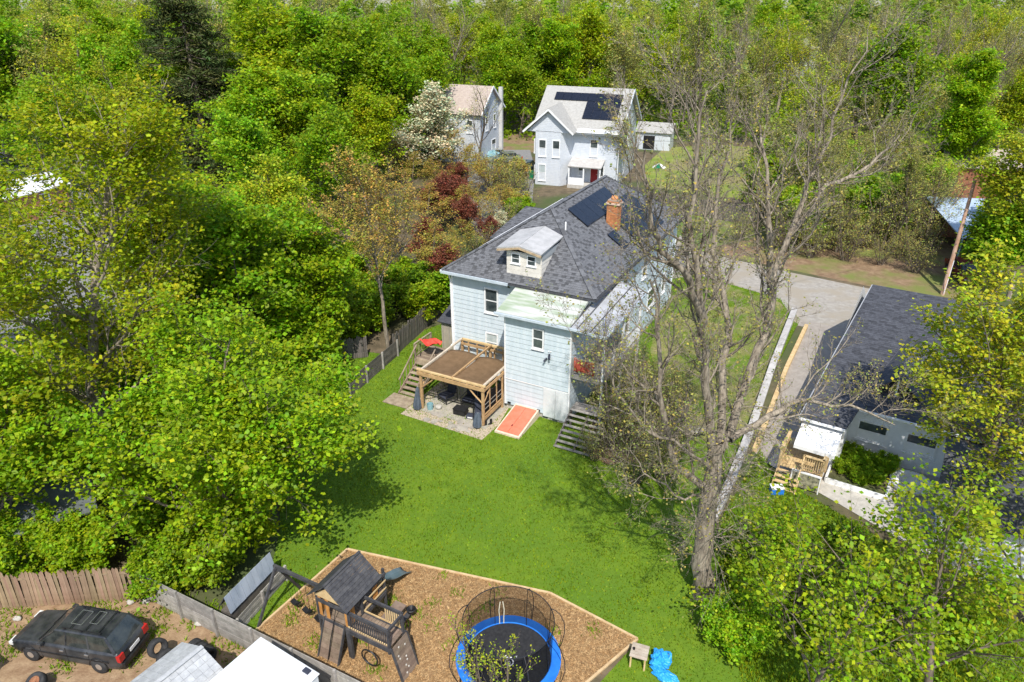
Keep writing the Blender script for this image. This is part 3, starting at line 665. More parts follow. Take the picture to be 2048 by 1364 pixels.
def closed_umbrella(label,u,v,h,lean):
    t=hthing('closed_umbrella',label,'umbrella',u,v,.02,0,'closed umbrellas at the front posts'); t.rotation_euler=(lean[0],lean[1],HZ)
    MB().tube([(0,0,0),(0,0,h)],.02,8).build('pole',woodG,t)
    mb=MB(); n=16; prof=[(.19,.12),(.2,.3),(.17,.6),(.12,.95),(.085,h*.86),(.03,h*.97)]
    vs=[];fs=[]
    for r_,z in prof:
        for k in range(n): a=6.2832*k/n; q=r_*(1+.28*(k%2)); vs.append((q*math.cos(a),q*math.sin(a),z))
    for i in range(len(prof)-1):
        for k in range(n): fs.append((i*n+k,i*n+(k+1)%n,(i+1)*n+(k+1)%n,(i+1)*n+k))
    mb.add(vs,fs).build('canopy',mat('slate_canvas',(.07,.09,.12),(.11,.135,.17),4,.85,.3),t)
closed_umbrella('furled slate blue umbrella leaning at the left front pergola post',.95,-4.75,1.65,(.0,.08))
closed_umbrella('short furled slate umbrella leaning at the right front pergola post',5.1,-4.85,1.0,(-.1,.05))
bk_=MB().lathe([(0,.0),(.17,0),(.2,.36),(.19,.36),(.165,.03),(0,.03)],sides=18).build('bucket',tealB); bk_.location=hloc(1.62,-4.35,.04); tag(bk_,'pale blue bucket standing near the left pergola post','bucket')
pot=MB().lathe([(0,.0),(.12,0),(.19,.08),(.2,.2),(.14,.24),(0,.25)],sides=16).build('stone_pot',concM,smooth=True); pot.location=hloc(2.05,-4.1,.04); tag(pot,'small tan round pot beside the pale blue bucket','pot')
for i,(u,v,lab) in enumerate(((5.62,-4.1,'black rubber boot by the pergola side, nearest the red cellar door'),(5.42,-4.35,'black rubber boot standing closest to the right pergola post'))):
    t=hthing('boot',lab,'boot',u,v,.02,-.5,'black boots beside the pergola')
    MB().tube([(0,0,.04),(0,0,.32)],[.07,.08],10).build('shaft',blk,t); MB().tube([(0,.05,.05),(0,-.1,.05),(0,-.2,.035)],[.06,.06,.035],8).build('foot',blk,t)
# left deck with stairs
dk=hthing('side_deck','weathered wooden deck with railing and steps left of the pergola','deck',0,0)
Z=1.5
for i in range(14): MB().box(-1.35,1.0,-1.55+i*.14,-1.55+i*.14+.125,Z-.04,Z).build('deck_board',woodB if i%3 else woodS,dk)
for x,y in ((-1.3,-1.5),(.9,-1.5),(-1.3,.35)): MB().box(x-.05,x+.05,y-.05,y+.05,0,Z+.95).build('post',woodS,dk)
MB().bar((-1.3,-1.5,Z+.95),(-1.3,.35,Z+.95),.09,.04).bar((-1.3,-1.5,Z+.15),(-1.3,.35,Z+.15),.05,.05).bar((-1.35,-1.57,Z-.12),(1.0,-1.57,Z-.12),.04,.18).build('rail',woodS,dk)
for i in range(12): MB().box(-1.315,-1.285,-1.4+i*.145,-1.37+i*.145,Z+.15,Z+.93).build('baluster',woodS,dk)
for i in range(7): 
    zz=Z-.2*(i+1)+.02; MB().box(-1.05,.25,-1.6-.3*(i+1),-1.6-.3*i-.03,zz-.04,zz).build('stair_tread',woodS,dk)
for x in (-1.08,.28): MB().bar((x,-1.6,Z-.2),(x,-3.75,.05),.04,.24).build('stringer',woodS,dk)
for x in (-1.1,.3):
    MB().bar((x,-1.55,Z+.95),(x,-3.6,.95),.08,.04).build('rail',woodS,dk)
    for i in range(6): y=-1.75-i*.35; zt=Z+.95-(abs(y)-1.55)*.73; MB().bar((x,y,zt-.95),(x,y,zt),.035).build('baluster',woodS,dk)
MB().box(-1.4,.35,-5.0,-3.8,.03,.07).build('landing',woodS,dk)
rc=hthing('folding_canopy_chair','bright red folding canvas chair lying on the side deck railing','chair',-1.0,-1.15,2.0)
MB().grid(lambda a,b_:(a*1.25-.1,b_*.85-.2,.5+.16*math.sin(a*7+1)*math.cos(b_*4)+.12*abs(a-.5)+.06*math.sin(b_*11+a*3)),18,12).build('canvas',redF,rc,smooth=True,solid=.02)
MB().bar((-.05,-.15,-.45),(0,-.15,.5),.03).bar((1.1,-.1,-.45),(1.1,-.1,.45),.03).bar((-.1,.6,-.45),(-.1,.6,.45),.03).build('frame',blkM,rc)
ls=hthing('garden_shed','small beige panelled shed with grey roof left of the blue house','shed',-.6,4.0)
MB().box(-1.2,.75,-1.6,1.4,0,2.3).build('wall',mat('beige_panel',(.35,.31,.25),(.43,.38,.31),2,.8,.2),ls)
for i in range(5): MB().box(-1.22,-1.19,-1.5+i*.6,-1.46+i*.6,0,2.3).build('batten',woodG,ls)
for i in range(4): MB().box(-1.1+i*.5,-1.06+i*.5,-1.63,-1.60,0,2.3).build('batten',woodG,ls)
MB().poly([(-1.4,-1.8,2.35),(.95,-1.8,2.35),(.95,0,2.95),(-1.4,0,2.95)],.08).poly([(-1.4,0,2.95),(.95,0,2.95),(.95,1.7,2.35),(-1.4,1.7,2.35)],.08).build('roof',shB,ls)
# wooden stairs at the right rear corner
ws=hthing('rear_steps','weathered grey wooden steps with open gaps below the porch','steps',0,0)
for i in range(7):
    zz=.12+i*.16; y0=-4.55+i*.31
    MB().box(9.75+.0*i,12.0,y0,y0+.17,zz-.04,zz).build('tread',woodG,ws)
    
for x in (9.8,10.9,11.95): MB().bar((x,-4.5,.02),(x,-2.4,1.1),.05,.2).build('stringer',woodD,ws)
for i in range(5): MB().box(9.75,12.0,-2.35+i*.2,-2.2+i*.2,1.2,1.24).build('landing_board',woodG,ws)
for x,y in ((9.8,-2.3),(11.95,-2.3),(11.95,-1.4)): MB().box(x-.05,x+.05,y-.05,y+.05,0,1.2).build('post',woodD,ws)
# junk lumber by the steps
r=random.Random(12)
for i in range(9):
    a=hloc(12.3+r.random()*1.6,-3.6+r.random()*1.5,.05); b_=(a[0]+r.uniform(-.4,.9),a[1]+r.uniform(-.3,1.4),r.uniform(.3,1.5))
    o=MB().bar(a,b_,.13,.03).build('loose_board',woodB if i%2 else woodR); tag(o,'loose weathered board leaning in the brush beside the rear steps','board','loose boards beside the rear steps')
for i in range(5):
    a=hloc(14.0+i*.25,-.5+i*.1,.3+i*.07); o=MB().bar(a,(a[0]+1.9,a[1]-.8,a[2]+.05),.22,.04).build('stacked_board',woodG); tag(o,'grey plank in the stack right of the rear steps under the bare tree','plank','planks stacked under the bare tree')

# ================================================================ TREES
def polytubes(polys):
    """polys: list of (pts Nx3, radii N, sides) -> verts, quads"""
    V=[];F=[];off=0
    for pts,rad,k in polys:
        n=len(pts); d=np.empty_like(pts); d[1:-1]=pts[2:]-pts[:-2] if n>2 else 0; d[0]=pts[1]-pts[0]; d[-1]=pts[-1]-pts[-2]
        d/=np.linalg.norm(d,axis=1)[:,None]+1e-9
        ref=np.array([0,0,1.]) if abs(d[0,2])<.9 else np.array([1.,0,0])
        x=np.cross(d,ref); x/=np.linalg.norm(x,axis=1)[:,None]+1e-9; y=np.cross(d,x)
        a=np.arange(k)*2*np.pi/k
        v=pts[:,None]+(x[:,None]*np.cos(a)[None,:,None]+y[:,None]*np.sin(a)[None,:,None])*rad[:,None,None]
        V.append(v.reshape(-1,3))
        i=np.arange(n-1)[:,None]*k; j=np.arange(k)[None]; l=(j+1)%k
        F.append((np.stack([i+j,i+l,i+k+l,i+k+j],-1)).reshape(-1,4)+off); off+=n*k
    return np.concatenate(V),np.concatenate(F)
def grow(rg,stems,lv,wander=.16,up=.12):
    """stems: list of (p,d,L,r). lv: list per level of dict(n,ratio,ang,t0,seg,rr,sides). returns polys, anchors"""
    polys=[];anch=[]
    def rec(p,d,L,r,l):
        c=lv[l]; seg=c['seg']; pts=[p]; st=L/seg; dd=d.copy(); dirs=[d]
        for i in range(seg):
            dd=dd+rg.normal(0,wander,3)*c.get('w',1); dd[2]+=up*c.get('up',1); dd/=np.linalg.norm(dd); pts.append(pts[-1]+dd*st); dirs.append(dd.copy())
        pts=np.array(pts); tt=np.linspace(0,1,seg+1); rad=r*(1-tt*(1-c.get('tip',.35)))
        polys.append((pts,rad,c['sides']))
        if l==len(lv)-1:
            for k in range(c.get('anch',2)):
                t=(k+1)/c.get('anch',2); q=t*seg; i=min(int(q),seg-1); f=q-i; anch.append(pts[i]*(1-f)+pts[i+1]*f)
            return
        n=c['n']; nx=lv[l+1]
        for k in range(n):
            t=c['t0']+(1-c['t0'])*(k+.6*rg.random())/n; q=t*seg; i=min(int(q),seg-1); f=q-i
            pp=pts[i]*(1-f)+pts[i+1]*f; ax=dirs[i]
            az=rg.uniform(0,6.283) if l>0 or not c.get('golden') else k*2.4+rg.uniform(-.4,.4)
            ref=np.array([0,0,1.]) if abs(ax[2])<.9 else np.array([1.,0,0])
            x=np.cross(ax,ref); x/=np.linalg.norm(x); y=np.cross(ax,x)
            an=c['ang']*rg.uniform(.75,1.25)
            nd=ax*math.cos(an)+(x*math.cos(az)+y*math.sin(az))*math.sin(an)
            rec(pp,nd,L*c['ratio']*(1-c.get('taper',.5)*(t-c['t0'])/(1-c['t0']+1e-6))*rg.uniform(.75,1.2),max(r*(1-t*.6)*c.get('rr',.5),.006),l+1)
        if c.get('cont',True): rec(pts[-1],dirs[-1],L*c['ratio']*.55,rad[-1],l+1)
    for (p,d_,L,r) in stems:
        d_=np.array(d_,float); d_/=np.linalg.norm(d_); rec(np.array(p,float),d_,L,r,0)
    return polys,np.array(anch)
def leaves(rg,anch,per,rad,size,flat=.42,keep=None,asp=.8,upb=1.1,gaps=-.95):
    f=np.sin(anch[:,0]*1.9+2*np.sin(anch[:,2]*.8))*np.sin(anch[:,1]*1.8+1.5*np.sin(anch[:,0]*.7))+np.sin(anch[:,2]*2.3+anch[:,0])*.6
    if gaps: anch=anch[f+rg.normal(0,.25,len(anch))>gaps]
    k=len(anch)*per; c=np.repeat(anch,per,0)+rg.normal(0,1,(k,3))*np.array([rad,rad,rad*flat])
    n=rg.normal(0,1,(k,3)); n[:,2]=np.abs(n[:,2])+upb; n/=np.linalg.norm(n,axis=1)[:,None]
    a=rg.normal(0,1,(k,3)); x=np.cross(n,a); x/=np.linalg.norm(x,axis=1)[:,None]+1e-9; y=np.cross(n,x)
    s=size*rg.uniform(.6,1.25,k)[:,None]
    v=np.stack([c-x*s*.5,c+y*s*asp*.5+n*s*.10,c+x*s*.5,c-y*s*asp*.5+n*s*.10],1)
    ca=rg.uniform(.66,1.25,(len(anch),1)); cl=np.repeat(ca,per,0); t=cl*rg.uniform(.7,1.25,(k,1))*np.ones((1,3)); t[:,0:1]*=np.repeat(rg.uniform(.72,1.2,(len(anch),1)),per,0)*rg.uniform(.85,1.2,(k,1))
    return v.reshape(-1,3),np.arange(4*k).reshape(-1,4),np.repeat(t,4,0)
def make_tree_meshes(seed,stems,lv,bm,lm,per,rad,size,wander=.16,up=.12,flat=.42,clip=None,name='',asp=.75,split=1,gaps=-.95):
    rg=np.random.default_rng(seed)
    polys,an=grow(rg,stems,lv,wander,up)
    if clip is not None: an=an[clip(an)]
    big=[p for p in polys if p[2]>=split]; 
    v,f=polytubes(polys); tm=npmesh('trunk',v,f,4,bm,smooth=True)
    cm=None
    if per:
        v,f,t=leaves(rg,an,per,rad,size,flat,asp=asp,gaps=gaps); cm=npmesh('crown',v,f,4,lm,t)
    return tm,cm
def tree(name,label,meshes,loc,rz=0,sc=(1,1,1),group=None,cat='tree',cm=None):
    t=thing(name,label,cat,loc,rz,group); t.scale=sc if hasattr(sc,'__len__') else (sc,)*3
    a=bpy.data.objects.new('trunk',meshes[0]); link(a,t)
    if meshes[1]:
        c=bpy.data.objects.new('crown',meshes[1]); link(c,t)
        if cm: c.material_slots[0].link='OBJECT'; c.material_slots[0].material=cm
    return t
# level presets
def LV(n0,n1,n2,n3=None,ang=(.85,.75,.7,.6),ratio=(.62,.5,.45,.4),t0=.3,seg=(8,5,3,2),sides=(9,5,3,3),anch=2,rr=(.42,.5,.55),taper=.5):
    l=[dict(n=n0,ratio=ratio[0],ang=ang[0],t0=t0,seg=seg[0],sides=sides[0],rr=rr[0],golden=1,taper=taper,w=.45,up=.3),
       dict(n=n1,ratio=ratio[1],ang=ang[1],t0=.2,seg=seg[1],sides=sides[1],rr=rr[1]),
       dict(n=n2,ratio=ratio[2],ang=ang[2],t0=.15,seg=seg[2],sides=sides[2],rr=rr[2])]
    if n3: l.append(dict(n=n3,ratio=ratio[3],ang=ang[3],t0=.1,seg=seg[3],sides=3,rr=.6)); l.append(dict(n=0,ratio=.4,ang=.5,t0=.1,seg=1,sides=3,anch=anch))
    else: l.append(dict(n=0,ratio=.4,ang=.5,t0=.1,seg=2,sides=3,anch=anch))
    return l

# ================================================================ PLAY AREA
PR=-R(28); 
PS=thing('playset','dark stained wooden playset tower with gabled roof, bridge, ramps and slide on mulch','playset',(-7.25,19.95,0),PR)
PS_DK=1.5
for (x,y) in ((0,0),(1.45,0),(0,2.1),(1.45,2.1),(0,1.05),(1.45,.75)):
    MB().box(x-.045,x+.045,y-.045,y+.045,0,2.6).build('post',woodK,PS,bevel=.008)
for i in range(14): MB().box(.02,1.43,.02+i*.15,.02+i*.15+.135,PS_DK-.03,PS_DK).build('deck_board',woodB,PS)
for i in range(12): MB().box(1.5+i*.15,1.5+i*.15+.135,-.06,.78,PS_DK-.03,PS_DK).build('deck_board',woodB,PS)
for (x,y) in ((3.28,-.06),(3.28,.78)): MB().box(x-.045,x+.045,y-.045,y+.045,PS_DK-.25 if y>0 else .0+PS_DK-.3,PS_DK+.85).build('post',woodK,PS)
MB().box(1.35,1.55,-.14,-.04,0,PS_DK).build('post',woodK,PS)
MB().bar((1.45,-.1,PS_DK-.1),(3.35,-.1,PS_DK-.1),.05,.18).bar((1.45,.82,PS_DK-.1),(3.35,.82,PS_DK-.1),.05,.18).bar((0,-.05,PS_DK-.1),(1.5,-.05,PS_DK-.1),.05,.16).bar((0,2.15,PS_DK-.1),(1.5,2.15,PS_DK-.1),.05,.16).bar((-.05,0,PS_DK-.1),(-.05,2.1,PS_DK-.1),.05,.16).bar((1.5,.8,PS_DK-.1),(1.5,2.1,PS_DK-.1),.05,.16).build('frame_beam',woodK,PS)
for a,b_ in (((1.45,-.08,PS_DK+.85),(3.32,-.08,PS_DK+.85)),((1.45,.8,PS_DK+.85),(3.32,.8,PS_DK+.85)),((0,-.05,PS_DK+.8),(1.5,-.05,PS_DK+.8)),((1.5,.8,PS_DK+.85),(1.5,2.15,PS_DK+.85)),((3.3,-.06,PS_DK+.85),(3.3,.8,PS_DK+.85))):
    MB().bar(a,b_,.07,.13 if a[1]<.9 else .1).build('handrail',woodK,PS)
for a,b_ in (((1.45,-.08,PS_DK+.12),(3.32,-.08,PS_DK+.12)),((1.45,.8,PS_DK+.12),(3.32,.8,PS_DK+.12)),((1.5,.8,PS_DK+.12),(1.5,2.15,PS_DK+.12)),((1.5,.8,PS_DK+.5),(1.5,2.15,PS_DK+.5))):
    MB().bar(a,b_,.03,.06).build('lower_rail',woodT,PS)
for i in range(19): MB().box(1.56+i*.093,1.59+i*.093,-.095,-.07,PS_DK+.1,PS_DK+.8).build('baluster',woodK,PS)
for i in range(7): MB().box(2.5+i*.1,2.55+i*.1,.785,.81,PS_DK+.12,PS_DK+.8).build('baluster',woodT,PS)
# cabin walls with orange inner faces
for (x0,x1,y0,y1) in ((.03,.18,-.02,.0),(1.28,1.43,-.02,0),(.03,.18,1.68,1.7),(1.28,1.43,1.68,1.7)): MB().box(x0,x1,y0,y1,PS_DK,2.55).build('cabin_panel',woodO,PS)
for y in (.1,.25,1.45,1.6): MB().box(1.40,1.42,y,y+.13,PS_DK,2.5).build('cabin_board',woodO,PS)
for i in range(8): MB().box(.02,.04,.1+i*.2,.1+i*.2+.18,PS_DK,2.4).build('cabin_board',woodO,PS)
MB().box(.4,.55,-.03,-.01,PS_DK,2.5).build('cabin_panel',woodO,PS)
MB().add([(-.05,-.1,2.55),(1.5,-.1,2.55),(.725,-.1,3.2),(-.05,-.06,2.55),(1.5,-.06,2.55),(.725,-.06,3.2)],[(0,1,2),(5,4,3),(0,3,4,1),(1,4,5,2),(2,5,3,0)]).build('gable_panel',woodT,PS)
# roof boards
for sgn in (-1,1):
    for i in range(9):
        f0=i/9;f1=(i+.94)/9; hw=.95
        P0=(.725+sgn*hw*f0,3.42-.85*f0); P1=(.725+sgn*hw*f1,3.42-.85*f1)
        MB().poly([(P0[0],-.3,P0[1]),(P1[0],-.3,P1[1]),(P1[0],1.75,P1[1]),(P0[0],1.75,P0[1])][::sgn],.022).build('roof_board',woodK,PS)
MB().bar((.725,-.3,3.44),(.725,1.75,3.44),.1,.04).build('ridge_board',woodK,PS)
# plank climbing ramp with rope
for i in range(8):
    z0=.02+i*.185; y0=-.62+i*.075
    for x in (.3,.78): MB().poly([(x,y0,z0),(x+.44,y0,z0),(x+.44,y0+.07,z0+.175),(x,y0+.07,z0+.175)],.025).build('ramp_board',woodB,PS)
for x in (.28,1.24): MB().bar((x,-.64,0),(x,-.02,PS_DK),.04,.12).build('ramp_stringer',woodK,PS)
MB().tube([(.75,.2,PS_DK+.7),(.76,-.05,PS_DK+.1),(.75,-.35,.9),(.77,-.68,.05)],.014,6).build('rope',blk,PS)
# rock wall at the bridge end
for i in range(8):
    z0=.02+i*.185; x0=3.78-i*.05
    MB().poly([(x0,-.08,z0),(x0,.8,z0),(x0-.048,.8,z0+.178),(x0-.048,-.08,z0+.178)][::-1],.025).build('climbing_board',woodB,PS)
for y in (-.1,.82): MB().bar((3.8,y,0),(3.38,y,PS_DK+.05),.04,.1).build('wall_stringer',woodK,PS)
r=random.Random(3)
for i in range(9):
    z=.2+i*.14; x=3.8-z*.27; MB().lathe([(.045,0),(.035,.03),(0,.04)],(x,.1+r.random()*.55,z),8,axis='x').build('climbing_hold',concM,PS)
MB().tube([(2.35+.36*math.cos(a),-.12,.55+.36*math.sin(a)) for a in np.linspace(0,6.283,25)[:-1]],.03,8,closed=True).build('swing_ring',blkM,PS)
MB().tube([(2.35,-.12,.9),(2.35,-.1,PS_DK-.1)],.012,6).build('ring_rope',blk,PS)
# slide
def slf(a,b_):
    y=2.15+a*2.3; z=1.5*(1-a)**1.15*.93+.12+.05*math.sin(a*9)-(.0 if a<.8 else (a-.8)*.2); w=(b_-.5)*.56
    return (.7+w,y,z+.14*abs(2*b_-1)**4)
MB().grid(slf,16,8).build('slide',tealP,PS,smooth=True,solid=.025)
MB().box(1.62,2.15,1.3,2.5,.62,.66).build('table_top',woodB,PS); MB().bar((1.9,1.4,0),(1.75,1.4,.62),.05).bar((1.9,2.4,0),(1.75,2.4,.62),.05).bar((2.3,1.2,.38),(2.3,2.6,.38),.2,.03).bar((2.3,1.3,0),(2.3,1.3,.38),.05).bar((2.3,2.5,0),(2.3,2.5,.38),.05).build('picnic_bench',woodK,PS)
MB().lathe([(0,.0),(.16,0),(.2,.14),(.17,.16),(0,.05)],(2.35,2.5,.42),14).build('toy_bucket',blk,PS)
MB().box(-.06,-.02,.05,2.0,PS_DK+.35,PS_DK+.47).build('side_rail',woodK,PS)
# swing beam and swings
MB().bar((0,.45,2.32),(-2.6,.45,2.32),.1,.14).build('swing_beam',woodK,PS)
for y in (-.75,1.65): MB().bar((-2.5,.45,2.35),(-2.72,y,0),.08,.1).build('swing_leg',woodK,PS)
MB().bar((-2.62,-.1,1.25),(-2.62,1.0,1.25),.06,.08).bar((-2.55,.45,2.1),(-1.9,.45,2.3),.05,.06).build('cross_brace',woodK,PS)
for k,x in enumerate((-.55,-1.25,-1.95)):
    for dx_ in (-.17,.17): MB().tube([(x+dx_,.45,2.26),(x+dx_*1.1,.43+.1*k,.55)],.008,5).build('swing_chain',blkM,PS)
    st_=MB().grid(lambda a,b_:(x-.2+.4*a,.33+.1*k+.22*b_,.5+.06*math.cos(a*6.283)),8,2).build('swing_seat',blk,PS,solid=.025)
# trampoline
TR=thing('trampoline','round trampoline with blue padding, black mat and curved net enclosure','trampoline',(-.13,18.5,0),R(8))
def ring(mb,r0,r1,z0,z1,n=48):
    vs=[];
    for r_,z in ((r0,z0),(r1,z0),(r1,z1),(r0,z1)):
        for k in range(n): a=6.2832*k/n; vs.append((r_*math.cos(a),r_*math.sin(a),z))
    fs=[(i*n+k,((i+1)%4)*n+k,((i+1)%4)*n+(k+1)%n,i*n+(k+1)%n) for i in range(4) for k in range(n)]
    return mb.add(vs,fs)
MB().lathe([(0,.84),(1.56,.86),(1.56,.85)],sides=48).build('mat',matM,TR)
ring(MB(),1.54,1.91,.865,.915).build('pad',bluP,TR,bevel=.015)
MB().tube([(1.8*math.cos(a),1.8*math.sin(a),.8) for a in np.linspace(0,6.283,49)[:-1]],.03,8,closed=True).build('frame_ring',blkM,TR)
np_=8
for k in range(np_):
    a=6.2832*(k+.25)/np_; c,s=math.cos(a),math.sin(a)
    MB().tube([(1.8*c,1.8*s,.8),(1.85*c,1.85*s,.05),(1.7*c,1.7*s,.03)],.025,6).build('leg',blkM,TR)
    pts=[(1.93,.35),(2.1,.8),(2.2,1.3),(2.16,1.8),(2.0,2.25),(1.8,2.55),(1.62,2.7)]
    MB().tube([(q*c,q*s,z) for q,z in pts],.016,6).build('net_pole',blkM,TR)
    MB().tube([(1.62*c,1.62*s,2.68),(1.57*c,1.57*s,1.8),(1.56*c,1.56*s,.92)],.014,5).build('net_strap',blk,TR)
MB().tube([(1.62*math.cos(a),1.62*math.sin(a),2.7) for a in np.linspace(0,6.283,49)[:-1]],.018,6,closed=True).build('top_hoop',blkM,TR)
MB().lathe([(1.615,2.69),(1.585,2.2),(1.575,1.5),(1.57,.9)],sides=64).build('net',netB,TR,smooth=True)
# entrance strap at the back and print on mat
for dx_ in (-.05,.05): MB().tube([(dx_*1.0-.05,1.545,2.0),(dx_*2.0-.05,1.535,1.6),(dx_*1.6-.05,1.53,1.2),(dx_*1.6-.05,1.52,.93)],.018,5).build('entry_zip',creamP,TR)
lg=ring(MB(),.125,.165,.866,.869,24); lg.v=[(x+.0,y-.22,z) for x,y,z in lg.v]; lg.build('printed_ring',wht,TR)
def text(parent,name,s,loc,size,rot,m,ext=.0015):
    cu=bpy.data.curves.new(name,'FONT'); cu.body=s; cu.size=size; cu.extrude=ext; cu.align_x='CENTER'
    o=bpy.data.objects.new(name,cu); link(o); dg=C.evaluated_depsgraph_get(); me=bpy.data.meshes.new_from_object(o.evaluated_get(dg)); bpy.data.objects.remove(o)
    me.materials.clear(); me.materials.append(m); o=bpy.data.objects.new(name,me); link(o,parent); o.location=loc; o.rotation_euler=rot; return o
text(TR,'printed_mark','b',(.0,-.29,.868),.24,(0,0,0),wht)
text(TR,'printed_lettering','FT',(.27,-.06,.868),.1,(0,0,R(-6)),wht)
MB().bar((-.2,.0,.868),(.12,-.03,.868),.05,.003).bar((-.2,.01,.8685),(-.05,.09,.8685),.035,.003).build('printed_stroke',wht,TR)
text(TR,'pad_label','10',(-1.72,-.28,.918),.12,(0,0,R(80)),wht)
# little table with blue bag
tb=thing('small_wooden_table','small weathered wooden side table at the right tip of the mulch bed','table',(4.72,18.95,0),R(-20))
for i in range(5): MB().box(-.32,.32,-.33+i*.135,-.33+i*.135+.125,.62,.65).build('slat',mat('weathered_oak',(.38,.31,.24),(.5,.43,.35),4,.8,.3,objrand=.1),tb)
for x,y in ((-.26,-.26),(.26,-.26),(.26,.26),(-.26,.26)): MB().box(x-.03,x+.03,y-.03,y+.03,0,.62).build('leg',woodT,tb)
cp=MB().lathe([(0,0),(.04,0),(.045,.08),(.035,.08),(.03,.02),(0,.02)],sides=12).build('cup',blk); cp.location=(4.52,19.02,.66); tag(cp,'small black cup on the corner of the wooden side table','cup')
bl=thing('blue_tarp_bundle','crumpled bright blue tarp bag lying on grass right of the small table','tarp',(5.45,18.6,0),R(-40))
rb_=np.random.default_rng(8)
def blob(cx,cy,cz,rx,ry,rz_,seed,n=14):
    rr=random.Random(seed); ph=[rr.random()*6 for _ in range(6)]
    def f(a,b_):
        th=a*math.pi; p=b_*6.2832; q=1+.16*math.sin(3*p+ph[0])*math.sin(2*th+ph[1])+.12*math.sin(7*p+ph[2]+3*th)+.07*math.sin(11*th+ph[3]+5*p)
        return (cx+rx*q*math.sin(th)*math.cos(p),cy+ry*q*math.sin(th)*math.sin(p),max(.01,cz+rz_*q*math.cos(th)))
    return MB().grid(f,n,n*2)
blob(-.15,.25,.28,.38,.36,.3,1).build('bag',blueT,bl); blob(.25,-.15,.14,.5,.25,.16,2).build('fold',blueT,bl)
MB().tube([(.0+.17*math.cos(a),.38+.17*math.sin(a),.5+.05*math.sin(a*2)) for a in np.linspace(0,6.283,17)[:-1]],.05,8,closed=True).build('loop',blueT,bl)

# ================================================================ FENCES
def plank_fence(label,A,B,h,m,n=5,post=2.4,postm=None,side=-1,cat='fence',bow=0,name='plank_fence',gap=.012,postside=1):
    A=Vector((A[0],A[1],0)); B=Vector((B[0],B[1],0)); L=(B-A).length; rz=math.atan2(B.y-A.y,B.x-A.x)
    t=thing(name,label,cat,A,rz); e=h/n; k=max(1,round(L/post)); r=random.Random(int(L*100))
    for j in range(k):
        x0=L*j/k; x1=L*(j+1)/k
        for i in range(n):
            z=i*e+.04; MB().box(x0+.005,x1-.005,-.012+r.uniform(-.006,.006),.012+r.uniform(-.006,.006),z+r.uniform(0,.01),z+e-gap).build('plank',m,t)
    for j in range(k+1): x=L*j/k; MB().box(x-.05,x+.05,(.016 if postside>0 else -.11),(.11 if postside>0 else -.016),0,h+.1).build('post',postm or m,t)
    return t
def picket_fence(label,A,B,h,m,w=.14,cat='fence',name='picket_fence',side=1,lean=0,limit=300,pointed=True,group=None):
    A=Vector((A[0],A[1],0)); B=Vector((B[0],B[1],0)); L=(B-A).length; rz=math.atan2(B.y-A.y,B.x-A.x)
    t=thing(name,label,cat,A,rz,group); t.rotation_euler[0]=lean; n=int(L/w); r=random.Random(int(L*77)); 
    protos=[]
    for q in range(6):
        hh=h*(1+r.uniform(-.04,.04)); mb=MB(); ww=w*.93
        if pointed: mb.add([(0,-.011,.03),(ww,-.011,.03),(ww,-.011,hh-.1),(ww/2,-.011,hh),(0,-.011,hh-.1),(0,.011,.03),(ww,.011,.03),(ww,.011,hh-.1),(ww/2,.011,hh),(0,.011,hh-.1)],[(0,1,2,3,4),(9,8,7,6,5),(0,5,6,1),(1,6,7,2),(2,7,8,3),(3,8,9,4),(4,9,5,0)])
        else: mb.box(0,ww,-.011,.011,.03,hh)
        me=bpy.data.meshes.new('picket'); me.from_pydata(mb.v,[],mb.f); me.materials.append(m); me.update(); protos.append(me)
    for i in range(n):
        o=bpy.data.objects.new('picket',r.choice(protos)); link(o,t); o.location=(i*w,r.uniform(-.008,.008),0); o.rotation_euler=(r.uniform(-.04,.04),r.uniform(-.03,.03),0); o.scale=(1,1,r.uniform(.93,1.05))
    for z in (.35,h-.4): MB().box(0,L,.014*side,.055*side,z,z+.09).build('rail',m,t) if side>0 else MB().box(0,L,-.055,-.014,z,z+.09).build('rail',m,t)
    k=max(1,round(L/2.4))
    for j in range(k+1): 
        y=(.058,.15) if side>0 else (-.15,-.058)
        MB().box(L*j/k-.05,L*j/k+.05,y[0],y[1],0,h-.05).build('post',m,t)
    return t
plank_fence('long grey plank fence between the mulch bed and the yard with the old car',gp(300,1200),gp(770,1440),1.35,woodG,6,2.0,postm=woodG,postside=-1)
plank_fence('grey board fence running from the pale metal shed wall up to the swing frame',gp(478,1268),gp(572,1160),.72,woodG,4,1.8,postside=-1,name='board_fence')
picket_fence('reddish brown picket fence behind the old dark station wagon',gp(-120,1225),gp(268,1200),1.75,woodR,.135,side=1,lean=-.05)
plank_fence('dark grey horizontal board fence panel at the left lawn edge beside the thin tree',gp(700,795),gp(795,712),1.15,woodD,7,2.0,postm=woodG,postside=-1,name='board_fence')
picket_fence('dark weathered picket fence running behind the thin tree toward the beige shed',gp(792,712),gp(900,610),1.7,woodD,.15,side=1,name='picket_fence')
picket_fence('old grey picket fence in the shade at the left end of the lawn',gp(540,735),gp(735,715),1.6,woodD,.15,side=1)
picket_fence('tall dark grey stockade fence behind the blue house beside the far lawn',gp(1255,405),gp(1520,455),1.9,woodD,.16,side=1,pointed=False,name='stockade_fence')
